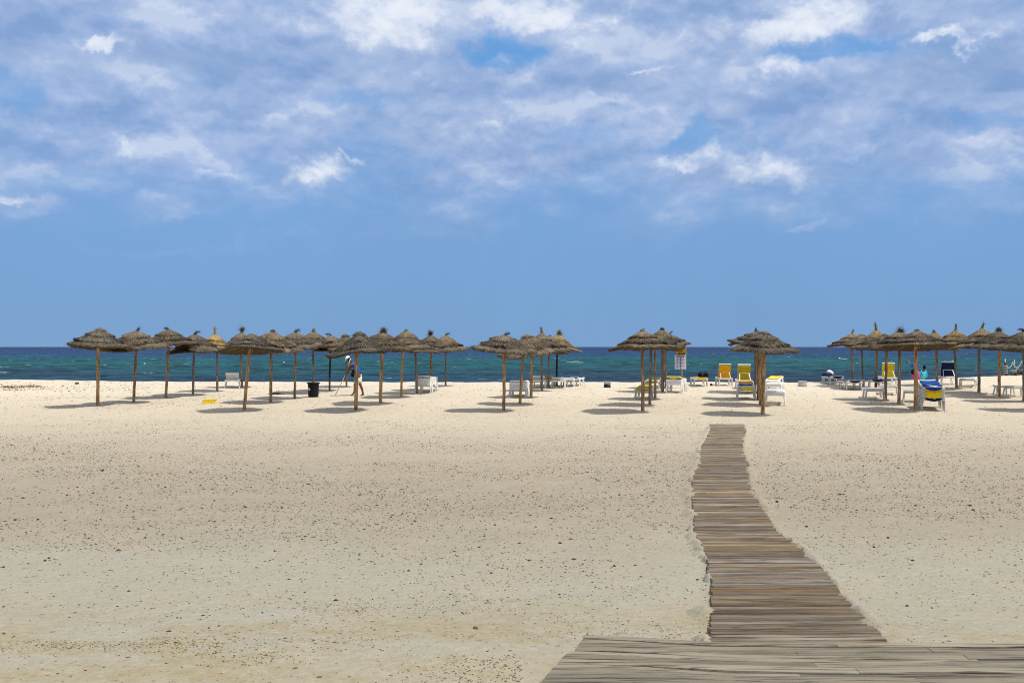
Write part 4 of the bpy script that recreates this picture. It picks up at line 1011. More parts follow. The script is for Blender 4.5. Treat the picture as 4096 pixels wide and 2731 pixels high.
# ------------------------------------------------------------------ bin, crate, pots
def bin_():
    x, y = at_px(1250, 1588.5); s = y / FPX; t = thing('rubbish_bin', 'tall black plastic bin with small round white sticker', 'bin', (x, y + .15, gz(x, y + .15) - .02))
    h = 60.5 * s; r0 = 19.8 * s; r1 = 22.2 * s
    b = MB(); b.lathe([(.001, .0), (r0, 0), (r0 * 1.02, .02), (r1, h - .03), (r1, h), (r1 - .012, h), (r0, .04), (.001, .04)], 32); link('bin_body', b.mesh('bin_body', M_BLACK, True), t)
    b = MB(); rr = 25.5 * s; b.lathe([(r1, h - .055), (rr, h - .05), (rr + .004, h - .02), (rr, h), (r1 - .01, h + .004), (r1 - .01, h - .03)], 32); link('rim', b.mesh('rim', M_BLACK, True), t)
    a0 = R(-90 - 38); b = MB(); k = 22; rad = 5.6 * s; zc = h * .56; vs = [(0, 0, 0)]
    def surf(du, dz):
        z = zc + dz; rr_ = r0 + (r1 - r0) * z / h + .004; a = a0 + du / rr_; return (rr_ * math.cos(a), rr_ * math.sin(a), z)
    vs = [surf(0, 0)] + [surf(rad * math.cos(2 * math.pi * i / k), rad * math.sin(2 * math.pi * i / k)) for i in range(k)]
    b.add(vs, [(0, i + 1, (i + 1) % k + 1) for i in range(k)]); st = link('sticker', b.mesh('sticker', M_PILLOW), t)
    b = MB()
    vs = [surf(rad * .45 * math.cos(i * .9) - .0, rad * .4 * math.sin(i * .9)) for i in range(4)]; vs = [(v[0] * 1.004, v[1] * 1.004, v[2]) for v in vs]
    b.add(vs, [(0, 1, 2, 3)]); link('print', b.mesh('print', M_GREYC), st)
bin_()
def crate():
    x, y = at_px(831, 1613); s = y / FPX
    m = mat('yellow_crate_plastic', (.85, .62, .005), .4, .4, .05)
    t = thing('crate', 'small bright yellow plastic crate lying on the sand', 'crate', (x, y + .18, gz(x, y + .18)), R(8))
    w, d_, h = 47 * s, .30, 17 * s
    b = MB(); b.box((0, 0, .01), (w, d_, .02)); link('crate_floor', b.mesh('crate_floor', m), t)
    for sx in (-1, 1):
        b = MB(); b.box((sx * (w / 2 - .008), 0, h / 2), (.016, d_, h)); b.box((sx * (w / 2 + .004), 0, h - .012), (.02, d_ + .02, .02)); link('end_wall', b.mesh('end_wall', m), t)
    for sy in (-1, 1):
        b = MB(); yy = sy * (d_ / 2 - .008)
        b.box((0, yy, .03), (w - .034, .014, .045)); b.box((0, sy * (d_ / 2), h - .014), (w - .04, .022, .026)); b.box((0, yy, h * .60), (w - .034, .012, .03))
        for k in range(7): b.box((-w / 2 + .03 + k * (w - .06) / 6, yy + sy * .003, h / 2), (.012, .016, h - .02))
        link('side_wall', b.mesh('side_wall', m), t)
crate()
M_CONC = mat('white_concrete', (.50, .49, .47), .9, .1, .12, 14, .004, 40)
def pots():
    x, y = at_px(3210, 1545); s = y / FPX; b = MB(); R_ = 18 * s
    t = thing('plant_pot', 'squat round white concrete pot, alone near the waterline', 'pot', (x, y, gz(x, y) - .02))
    b.lathe([(.001, 0), (R_ * .72, 0), (R_ * .93, .05), (R_ * 1.0, .12), (R_ * .96, .18), (R_ * .86, .225), (R_ * .90, .245), (R_ * .97, .25), (R_ * .98, .285), (R_ * .85, .285), (R_ * .8, .24), (.001, .2)], 28)
    link('pot_body', b.mesh('pot_body', M_CONC, True), t)
    x, y = at_px(2429, 1548); s = y / FPX
    t = thing('bucket', 'white tub with dark lower half, alone in the gap between clusters', 'tub', (x, y, gz(x, y) - .01))
    h = 26 * s; b = MB(); w0, w1 = 14 * s, 12.6 * s
    b.lathe([(.001, 0), (w0, 0), (w0 * 1.0, .02), (w1, h * .62), (.001, h * .62)], 24); link('dark_base', b.mesh('dark_base', mat('dark_tub', (.012, .013, .02), .6, .3, .3), True), t)
    b = MB(); b.lathe([(.001, h * .62), (w1 * 1.01, h * .62), (w0 * 1.05, h * .93), (w0 * 1.14, h * .94), (w0 * 1.14, h), (w0 * 1.0, h), (w0 * .95, h * .8), (.001, h * .7)], 24); link('upper_tub', b.mesh('upper_tub', M_CONC, False), t)
pots()

# ------------------------------------------------------------------ sign
def sign():
    x0, y0 = at_px(2728, 1552); s = y0 / FPX; g = gz(x0, y0)
    t = thing('sign', 'yellow pole with a yellow banana board above a blue pictogram notice', 'sign', (x0, y0, g))
    Xp = lambda px: (px - CX) * s - x0
    Zp = lambda py: CAMZ - (py - HY) * s - g
    mp = mat('yellow_paint', (.55, .36, .03), .5, .3, .15); my = mat('yellow_board', (.60, .36, .012), .6, .2, .12, 6); mb_ = mat('blue_print', (.17, .22, .50), .6, .2, .15, 9)
    mw = mat('white_board', (.72, .71, .68), .6, .2, .06, 6); mdk = mat('black_print', (.02, .015, .01), .8)
    b = MB(); b.tube([(0, 0, -.3), (0, 0, Zp(1372))], [.028, .026], 10); link('sign_pole', b.mesh('sign_pole', mp, True), t)
    def slab(pts, y, th):
        b = MB(); n = len(pts); vs = [(p[0], y, p[1]) for p in pts] + [(p[0], y + th, p[1]) for p in pts]
        b.add(vs, [tuple(range(n)), tuple(range(2 * n - 1, n - 1, -1))] + [(i, i + n, (i + 1) % n + n, (i + 1) % n) for i in range(n)]); return b
    pts = [(Xp(2700), Zp(1403)), (Xp(2709), Zp(1418)), (Xp(2742.5), Zp(1418)), (Xp(2743.5), Zp(1380)), (Xp(2699), Zp(1383))]
    yb = link('yellow_board', slab(pts, -.055, .02).mesh('yellow_board', my), t)
    b = MB(); b.box((Xp(2743), -.045, Zp(1398.5)), (.025, .04, 39 * s)); link('board_edge', b.mesh('board_edge', mw), yb)
    cu = bpy.data.curves.new('lettering', 'FONT'); cu.body = 'banana'; cu.size = 10.5 * s; cu.align_x = 'CENTER'; cu.extrude = .002; cu.materials.append(mdk); cu.offset = .004
    tmp = bpy.data.objects.new('tmp', cu); COL.objects.link(tmp); dg = bpy.context.evaluated_depsgraph_get(); dg.update()
    me = bpy.data.meshes.new_from_object(tmp.evaluated_get(dg)); bpy.data.objects.remove(tmp)
    link('lettering', me, yb, (Xp(2726), -.060, Zp(1416.6)), (R(90), 0, 0))
    # worn, illegible first line as in the photograph
    b = MB()
    for k, (px, w, h) in enumerate(((2704, 5, 5.5), (2710, 4.2, 4.5), (2715.5, 4.6, 6), (2721.5, 4.8, 5), (2727.5, 4.6, 5.5))): b.box((Xp(px), -.0565, Zp(1403)), (w * s, .003, h * s))
    link('worn_print', b.mesh('worn_print', mat('worn_brown_print', (.09, .05, .012), .8)), yb)
    nt = link('notice_board', slab([(Xp(2698), Zp(1477)), (Xp(2743.5), Zp(1476)), (Xp(2743.5), Zp(1419.4)), (Xp(2697.6), Zp(1421))], -.075, .018).mesh('notice_board', mw), t)
    link('blue_panel', slab([(Xp(2705.5), Zp(1476)), (Xp(2736), Zp(1475.4)), (Xp(2736), Zp(1421.8)), (Xp(2705.5), Zp(1422.5))], -.079, .003).mesh('blue_panel', mb_), nt)
    mr_ = mat('red_print', (.45, .20, .28), .7)
    b = MB(); b.box((Xp(2720), -.081, Zp(1426.6)), (18 * s, .002, 2.2 * s)); b.box((Xp(2719), -.081, Zp(1423.8)), (12 * s, .002, 1.3 * s)); link('heading', b.mesh('heading', mr_), nt)
    k = 0
    for r in range(4):
        for c in range(2):
            if r == 3 and c == 1: continue
            cx_, cz = Xp(2713.5 + 15.5 * c), Zp(1434.5 + 12.3 * r - .8 * c)
            b = MB(); n = 20; vs = [(cx_ + 5.6 * s * math.cos(2 * math.pi * i / n), -.0815, cz + 5.6 * s * math.sin(2 * math.pi * i / n)) for i in range(n)]
            b.add(vs, [tuple(range(n))]); d_ = link('pictogram', b.mesh('pictogram', mw), nt)
            b = MB(); vs = []
            for i in range(n):
                a = 2 * math.pi * i / n; rr = 4.0 * s * (.75 + .3 * math.sin(2 * a + k * 1.7))
                vs.append((cx_ + rr * math.cos(a), -.0835, cz + rr * .62 * math.sin(a + .3 * k)))
            b.add(vs, [tuple(range(n))]); link('figure', b.mesh('figure', mat('picto_print', ((.10, .10, .16), (.05, .05, .10), (.12, .10, .12), (.02, .02, .02), (.10, .12, .25), (.20, .10, .10), (.10, .09, .08))[k], .8)), d_); k += 1
    b = MB(); b.box((Xp(2729), -.0815, Zp(1470.5)), (11 * s, .002, 9.5 * s)); link('blank_panel', b.mesh('blank_panel', mat('pale_print', (.55, .56, .58), .7)), nt)
    b = MB()
    for px in (2701.7, 2739.8):
        for j in range(9): b.box((Xp(px) + random.uniform(-.01, .01), -.0775, Zp(1427 + 5.6 * j)), (random.uniform(1.5, 3.2) * s, .004, random.uniform(.6, 1.6) * s))
    link('margin_print', b.mesh('margin_print', mat('faded_print', (.40, .36, .27), .8)), nt)
sign()

# ------------------------------------------------------------------ roped posts
def rope_fence():
    m_rope = mat('white_rope', (.62, .60, .54), .9, .1, .15, 40); m_post = mat('bleached_post', (.48, .46, .42), .85, .1, .15, 20)
    D = 47.3; s = D / FPX
    W = lambda px, py, dy=0.0: Vector(((px - CX) * (D + dy) / FPX, D + dy, CAMZ - (py - HY) * (D + dy) / FPX))
    m_bark = mat('palm_bark', (.13, .085, .05), .95, .05, .5, 14, .02, 16)
    grp = 'roped posts on the sand ridge'
    def post(px0, py0, px1, py1, r, wrap, label, dy=0.0, basepile=False):
        p0 = W(px0, py0, dy); p1 = W(px1, py1, dy); g = gz(p0.x, p0.y); t = thing('rope_post', label, 'post', (p0.x, p0.y, g), 0, grp)
        o = Vector((p0.x, p0.y, g)); b = MB(); q = p0 - o; q.z = -.15; b.tube([q, (p1 - o) * .55, p1 - o], [r, r * .9, r * .8], 8); link('post_shaft', b.mesh('post_shaft', m_post, True), t)
        if wrap:
            b = MB(); pts, rad = [], []
            for k in range(16):
                f = k / 15 * wrap; p = (p1 - o) * f + q * (1 - f) * (1 if f < .2 else .2); pts.append((p1 - o) * f if f > 0 else Vector((0, 0, -.1))); rad.append(r * (2.6 - .7 * f) * (1.15 if k % 2 else .85))
            b.tube(pts, rad, 9); link('bark_wrap', b.mesh('bark_wrap', m_bark), t)
            for k in range(3, 13, 2):
                f = k / 15 * wrap; c = (p1 - o) * f; n = 14; rr = r * 2.75
                b = MB(); b.tube([(c.x + rr * math.cos(2 * math.pi * i / n), c.y + rr * math.sin(2 * math.pi * i / n), c.z + .012 * math.sin(i)) for i in range(n + 1)], [.014] * (n + 1), 5); link('rope_turn', b.mesh('rope_turn', m_rope), t)
        return t
    post(4023, 1506, 4020.5, 1435, .03, .80, 'bark-wrapped post with rope turns, nearest the hedgehog-tufted umbrella')
    post(4058, 1509, 4057.5, 1438, .03, .45, 'thin bleached post with crumbling bark foot between two rope loops')
    post(4096, 1506, 4089, 1441, .03, .5, 'rope post at the very picture edge', .2)
    def rope(pts, label):
        P = [W(*p) for p in pts]; c = []
        n = 24
        for i in range(len(P) - 1):
            pass
        k = len(P); out = []
        for i in range(n + 1):
            f = i / n * (k - 1); a = min(int(f), k - 2); u_ = f - a
            p0, p1, p2, p3 = P[max(a - 1, 0)], P[a], P[a + 1], P[min(a + 2, k - 1)]
            out.append(.5 * ((2 * p1) + (p2 - p0) * u_ + (2 * p0 - 5 * p1 + 4 * p2 - p3) * u_ ** 2 + (3 * p1 - p0 - 3 * p2 + p3) * u_ ** 3))
        b = MB(); b.tube(out, [.022] * len(out), 6)
        link('rope', b.mesh('rope', m_rope, True), None, label=label, cat='rope', group='drooping ropes between the posts')
    rope([(4021, 1445), (4025, 1460), (4036, 1471.5), (4046, 1461), (4050.5, 1447)], 'white rope looping from the bark-wrapped post to the bleached post')
    rope([(4050.5, 1447), (4056, 1461), (4068, 1470.5), (4080, 1460), (4088, 1443)], 'upper white rope drooping from the bleached post to the edge post')
    rope([(4051, 1474), (4056, 1485), (4069, 1494.5), (4082, 1487), (4090, 1476)], 'lower white rope drooping beneath the upper one')
    rope([(4088, 1443), (4094, 1456), (4104, 1470), (4116, 1470)], 'white rope leaving the picture at its edge')
    rope([(4004, 1510), (4012, 1503), (4020, 1497), (4021, 1508)], 'slack rope end lying at the foot of the bark-wrapped post')
    # heap of palm bark and weed around the second post
    x, y = W(4048, 1508).x, 46.6; v = []; f = []; rg = np.random.default_rng(5)
    for _ in range(420):
        p = np.array([x + rg.normal(0, .32), y + rg.normal(0, .18), 0.0]); p[2] = gz(p[0], p[1]) + abs(rg.normal(0, .05)) + max(0, .16 - abs(p[0] - x - .1) * .4) * rg.uniform(0, 1)
        d_ = rg.normal(size=3); d_[2] *= .35; d_ = d_ / np.linalg.norm(d_) * rg.uniform(.06, .22); s_ = np.cross(d_, [0, 0, 1]); s_ = s_ / (np.linalg.norm(s_) + 1e-6) * .015
        n = len(v); v += [p - s_, p + s_, p + d_, p + np.array([0, 0, .02])]; f += [(n, n + 1, n + 2), (n, n + 3, n + 2), (n + 1, n + 3, n + 2)]
    link('bark_debris', npmesh('bark_debris', np.array(v), np.array(f), m_bark), kind='stuff', label='heap of torn palm bark and dry weed at the post feet', cat='debris')
rope_fence()

# ------------------------------------------------------------------ buoys
def buoys():
    m = mat('white_float', (.85, .85, .83), .4, .4); my = mat('yellow_white_float', (.85, .85, .55), .4, .4)
    for px, py, m_, lab in ((578, 1456.5, my, 'pale yellow float bobbing off the horn-tipped umbrella'), (1135, 1451.5, m, 'white float in the water beyond the wispy umbrella'), (3358, 1433.5, m, 'white float in open water beyond the round concrete pot')):
        D = (CAMZ - SEAZ - .15) * FPX / (py - HY); b = MB(); r = 3.6 * D / FPX
        b.lathe([(.001, -r * .6), (r * .8, -r * .3), (r, 0), (r * .8, r * .45), (r * .3, r * .62), (.001, r * .65)], 14)
        link('buoy', b.mesh('buoy', m_, True), None, ((px - CX) * D / FPX, D, SEAZ + .22), label=lab, cat='buoy', group='floats on the sea')
buoys()

# ------------------------------------------------------------------ people
def skinned(name, chains, m, parent=None, sub=2, flat=None):
    """chains: list of lists of (point, radius x, radius y); points that coincide are welded, so limbs grow out of one body"""
    verts, rad, edges, idx = [], [], [], {}
    for ch in chains:
        prev = None
        for p, r in ch:
            key = tuple(round(c, 4) for c in p); r = r if isinstance(r, tuple) else (r, r)
            if key not in idx: idx[key] = len(verts); verts.append(p); rad.append(r)
            i = idx[key]
            if prev is not None and (prev, i) not in edges: edges.append((prev, i))
            prev = i
    me = bpy.data.meshes.new(name); me.from_pydata(verts, edges, []); o = bpy.data.objects.new(name, me); COL.objects.link(o)
    md = o.modifiers.new('skin', 'SKIN'); md.use_smooth_shade = True; md.branch_smoothing = .6
    sv = me.skin_vertices[0].data
    par = list(range(len(verts)))
    def fnd(a):
        while par[a] != a: a = par[a]
        return a
    for a, b_ in edges: par[fnd(a)] = fnd(b_)
    seen = set()
    for i in range(len(verts)):
        sv[i].radius = rad[i]
        rt = fnd(i)
        if rt not in seen: seen.add(rt); sv[i].use_root = True
    s = o.modifiers.new('sub', 'SUBSURF'); s.levels = sub; s.render_levels = sub
    dg = bpy.context.evaluated_depsgraph_get(); dg.update()
    ev = bpy.data.meshes.new_from_object(o.evaluated_get(dg)); ev.name = name
    ev.materials.clear(); ev.materials.append(m)
    ev.polygons.foreach_set('use_smooth', [True] * len(ev.polygons))
    o.modifiers.clear(); o.data = ev; bpy.data.meshes.remove(me)
    if parent: o.parent = parent
    return o
def hand(wrist, dirv, side, length=.18, curl=.9):
    """chains of a palm and five fingers from the wrist"""
    w = Vector(wrist); d = Vector(dirv).normalized(); sd = Vector(side); sd = (sd - d * sd.dot(d)).normalized(); nn = d.cross(sd)
    ch = [[(tuple(w), .026), (tuple(w + d * .05), (.036, .020)), (tuple(w + d * .085), (.038, .016))]]
    for k, (o, L) in enumerate(((-.028, .065), (-.010, .078), (.009, .073), (.027, .058))):
        b0 = w + d * .082 + sd * o; p1 = b0 + d * L * .45; p2 = p1 + (d * math.cos(curl) + nn * math.sin(curl)) * L * .32; p3 = p2 + (d * math.cos(curl * 1.9) + nn * math.sin(curl * 1.9)) * L * .26
        ch.append([(tuple(b0), .0095), (tuple(p1), .009), (tuple(p2), .008), (tuple(p3), .007)])
    t0 = w + d * .03 - sd * .026; t1 = t0 + (d * .7 - sd * .7 + nn * .2).normalized() * .04; t2 = t1 + (d * .8 - sd * .1 + nn * .6).normalized() * .032
    ch.append([(tuple(t0), .013), (tuple(t1), .0105), (tuple(t2), .009)])
    return ch
def head(parent, c, fwd, up, r, skin, hair=None, hairm=None):
    """oval head with nose, brow, eyes, mouth and ears; fwd is where the face looks"""
    fwd = Vector(fwd).normalized(); up = Vector(up); up = (up - fwd * up.dot(fwd)).normalized(); sd = fwd.cross(up); c = Vector(c)
    bm = bmesh.new(); bmesh.ops.create_uvsphere(bm, u_segments=20, v_segments=14, radius=1.0)
    for v in bm.verts:
        x, y, z = v.co
        k = 1.0 - .18 * max(-z, 0) ** 1.5
        fy = y * (1.0 if y > 0 else 1.02)
        nose = .16 * math.exp(-((x / .16) ** 2 + ((z + .05) / .22) ** 2)) if y > 0 else 0
        brow = .04 * math.exp(-((z - .22) / .1) ** 2) if y > .3 else 0
        eye = -.06 * math.exp(-(((abs(x) - .34) / .14) ** 2 + ((z - .06) / .1) ** 2)) if y > 0 else 0
        mouth = .045 * math.exp(-((x / .28) ** 2 + ((z + .45) / .08) ** 2)) if y > 0 else 0
        chin = .06 * math.exp(-((x / .3) ** 2 + ((z + .8) / .2) ** 2)) if y > 0 else 0
        p = c + sd * (x * .80 * k * r) + fwd * ((fy + nose + brow + eye + mouth + chin) * .98 * r) + up * (z * 1.22 * r)
        v.co = p
    me = bpy.data.meshes.new('head'); bm.to_mesh(me); bm.free(); me.materials.append(skin)
    me.polygons.foreach_set('use_smooth', [True] * len(me.polygons)); h = link('head', me, parent)
    for s in (-1, 1):
        b = MB(); q = c + sd * s * .80 * r - fwd * .05 * r; b.tube([q + up * .22 * r, q + sd * s * .10 * r + up * .05 * r - fwd * .06 * r, q - up * .22 * r], [.05 * r, .13 * r, .05 * r], 7); link('ear', b.mesh('ear', skin, True), h)
        b = MB(); e = c + fwd * .90 * r + sd * s * .30 * r + up * .07 * r; b.lathe([(.001, -.012), (.010, -.006), (.012, 0), (.010, .006), (.001, .012)], 8, tuple(e)); link('eye', b.mesh('eye', M_BLACKC, True), h)
    if hairm is not None:
        bm = bmesh.new(); bmesh.ops.create_uvsphere(bm, u_segments=20, v_segments=12, radius=1.0)
        for v in bm.verts:
            x, y, z = v.co; lim = 1.07 if (z > .15 or y < .1) else .80
            v.co = c + sd * (x * .80 * r * lim) + fwd * (y * .98 * r * lim - .03 * r) + up * (z * 1.22 * r * (lim if z > -.5 or y < .1 else .7) + .03 * r)
        me = bpy.data.meshes.new('hair'); bm.to_mesh(me); bm.free(); me.materials.append(hairm); me.polygons.foreach_set('use_smooth', [True] * len(me.polygons)); link('hair', me, h)
    return h

def worker():
    s = at_px(1430, 1582)[1] / FPX; D = s * FPX; gx = (1425 - CX) * s
    g = gz(gx, D); root = thing('person', 'bent man raking the sand in white cap, blue shirt and patterned shorts', 'person', (gx, D, g))
    Q = lambda px, py, dy=0.0: ((px - CX) * s - gx, dy, CAMZ - (py - HY) * s - g)
    skin = mat('tanned_skin', (.16, .062, .030), .6, .3, .12, 20); blue = mat('blue_shirt', (.012, .10, .42), .85, .1, .12, 12)
    f0, f1 = -.10, .12      # near and far foot
    zoff = Q(1400, 1580)[2]
    pelvis = Q(1436, 1497); hipn = Q(1437, 1502, f0); hipf = Q(1434, 1502, f1)
    chest = Q(1420, 1462); neck = Q(1407, 1446); sh_n = Q(1411, 1453, -.18); sh_f = Q(1411, 1453, .18)
    el_n = Q(1396.5, 1480, -.17); wr_n = Q(1383.5, 1505, -.08); el_f = Q(1394, 1478, .16); wr_f = Q(1378, 1511, .07)
    kn = Q(1441, 1534, f0); an = Q(1454.5, 1574, f0); tn = Q(1441, 1581.5, f0); hn = Q(1459, 1579, f0)
    kf = Q(1417, 1538, f1); af = Q(1414.5, 1570, f1); tf = Q(1400, 1579.5, f1); hf = Q(1419, 1577, f1)
    def legc(h, k, a, heel, toe):
        mid = tuple((k[i] * .55 + a[i] * .45) for i in range(3)); mid = (mid[0] + .02, mid[1], mid[2])
        ball = tuple(toe[i] * .7 + heel[i] * .3 for i in range(3))
        return [[(pelvis, (.13, .12)), (h, .105), (k, .062), (mid, .058), (a, .040), (tuple(a[i] * .4 + ball[i] * .6 for i in range(3)), (.042, .03)), (ball, (.045, .024)), (toe, (.035, .018))], [(a, .040), (heel, .032)]]
    ch = [[(pelvis, (.13, .12)), (Q(1430, 1480), (.14, .115)), (chest, (.15, .125)), (neck, .06), (Q(1402, 1441), .052)],
          [(chest, (.15, .125)), (sh_n, .070), (el_n, .045), (wr_n, .030)], [(chest, (.15, .125)), (sh_f, .070), (el_f, .045), (wr_f, .030)]]
    ch += legc(hipn, kn, an, hn, tn) + legc(hipf, kf, af, hf, tf)
    ch += hand(wr_n, Vector(Q(1378, 1513)) - Vector(Q(1383.5, 1505)), (0, 1, .2), curl=1.1) + hand(wr_f, Vector(Q(1373, 1518)) - Vector(Q(1378, 1511)), (0, 1, .2), curl=1.1)
    skinned('body', ch, skin, root)
    head(root, Q(1393.5, 1438.5), (-.80, 0, -.62), (-.55, 0, .8), .092, skin, hairm=M_BLACKC)
    # sleeveless shirt
    skinned('shirt', [[(Q(1438.5, 1501), (.175, .165)), (Q(1430, 1480), (.170, .15)), (Q(1422, 1464), (.175, .15)), (Q(1412, 1449), (.14, .10)), (Q(1407, 1446), (.085, .075))],
                      [(Q(1422, 1464), (.175, .15)), (Q(1413, 1452, -.15), .085)], [(Q(1422, 1464), (.175, .15)), (Q(1413, 1452, .15), .085)]], blue, root)
    # patterned shorts
    m = bpy.data.materials.new('patterned_shorts'); m.use_nodes = True; T = NT(m.node_tree); out = T.n('ShaderNodeOutputMaterial'); b = T.n('ShaderNodeBsdfPrincipled'); T.t.links.new(b.outputs[0], out.inputs[0]); b.inputs['Roughness'].default_value = .9
    tc = T.n('ShaderNodeTexCoord').outputs['Object']; n = T.noise(tc, 9, 3, .6, .6)
    T.t.links.new(T.ramp(n, [(0.0, (.25, .33, .50)), (.40, (.35, .45, .60)), (.46, (.74, .76, .70)), (.56, (.76, .78, .68)), (.60, (.62, .50, .06)), (.68, (.70, .62, .20)), (1.0, (.10, .14, .05))], 'CONSTANT'), b.inputs['Base Color'])
    skinned('shorts', [[(Q(1437, 1490), (.165, .155)), (Q(1437, 1502), (.19, .17)), (Q(1437, 1506, f0), (.13, .13)), (Q(1441, 1534, f0 - .01), (.115, .105))],
                       [(Q(1437, 1502), (.165, .15)), (Q(1432, 1508, f1), (.13, .13)), (Q(1418, 1537, f1), (.112, .10))]], m, root)
    # cap with peak
    cap = mat('white_cap', (.82, .83, .84), .8, .1); c = Vector(Q(1391.5, 1434)); fwd = Vector((-.80, 0, -.62)).normalized(); up = Vector((-.62, 0, .80)).normalized(); sd = fwd.cross(up)
    b = MB(); vs, fs = [], []; n = 18
    for i in range(7):
        a = i / 6 * 1.5
        for k in range(n):
            t = 2 * math.pi * k / n; q = c + (fwd * math.cos(t) * .112 + sd * math.sin(t) * .095) * math.cos(a) + up * (math.sin(a) * .115 - .0); vs.append(q)
    for i in range(6):
        for k in range(n): fs.append((i * n + k, i * n + (k + 1) % n, (i + 1) * n + (k + 1) % n, (i + 1) * n + k))
    fs.append(tuple(range(6 * n, 7 * n))); b.add(vs, fs)
    cp = link('cap', b.mesh('cap', cap, True), root)
    b = MB(); vs = []
    for th in (0, .006):
        for k in range(9):
            t = (k / 8 - .5) * 2.4; base = c + (fwd * math.cos(t) * .108 + sd * math.sin(t) * .092); vs += [base - up * th, base + fwd * .085 * math.cos(t * .8) - up * (.018 + th) + sd * math.sin(t) * .01]
    fs = [(2 * k, 2 * k + 1, 2 * k + 3, 2 * k + 2) for k in range(8)] + [(18 + 2 * k, 18 + 2 * k + 2, 18 + 2 * k + 3, 18 + 2 * k + 1) for k in range(8)] + [(2 * k + 1, 18 + 2 * k + 1, 18 + 2 * k + 3, 2 * k + 3) for k in range(8)]
    b.add(vs, fs); link('peak', b.mesh('peak', cap), cp)
    # hanging pouch with its strap, belongs to the clothes
    b = MB(); q0 = Vector(Q(1404, 1433, -.10)); q1 = Vector(Q(1400, 1447, -.15)); q2 = Vector(Q(1396, 1462, -.13)); b.tube([q0, q1, q2], [.012, .012, .010], 6); link('neck_strap', b.mesh('neck_strap', cap, True), root)
    b = MB(); cc = Q(1412.5, 1499); b.lathe([(.001, -.10), (.055, -.07), (.075, 0), (.06, .07), (.03, .12), (.001, .13)], 14, cc)
    link('waist_pouch', b.mesh('waist_pouch', M_BLACKC, True), None, (gx, D - .12, g), label='black pouch hanging at the belly of the raking man', cat='pouch')
    b = MB(); b.tube([Q(1416, 1480), Q(1414, 1490), Q(1412.5, 1496)], [.10, .075, .05], 10); link('apron', b.mesh('apron', M_NAVY, True), root)
    # the rake
    rk = thing('rake', 'long pale-handled rake held by the bent man', 'rake', (gx, D, g))
    b = MB(); top = Vector(Q(1381, 1502, .0)); bot = Vector(Q(1342, 1580.5, -.05)); b.tube([top, bot], [.014, .014], 8); link('handle', b.mesh('handle', mat('pale_handle', (.55, .40, .24), .6), True), rk)
    b = MB(); b.prism(Q(1325, 1581.5, -.16), Q(1351, 1582.5, .06), .03, .03); hd = link('rake_head', b.mesh('rake_head', M_BLACKC), rk)
    for k in range(12):
        p = Vector(Q(1325, 1581.5, -.16)).lerp(Vector(Q(1351, 1582.5, .06)), k / 11); b = MB(); b.tube([p, p + Vector((-.02, -.01, -.06))], [.006, .003], 5); link('tine', b.mesh('tine', M_BLACKC), hd)
worker()

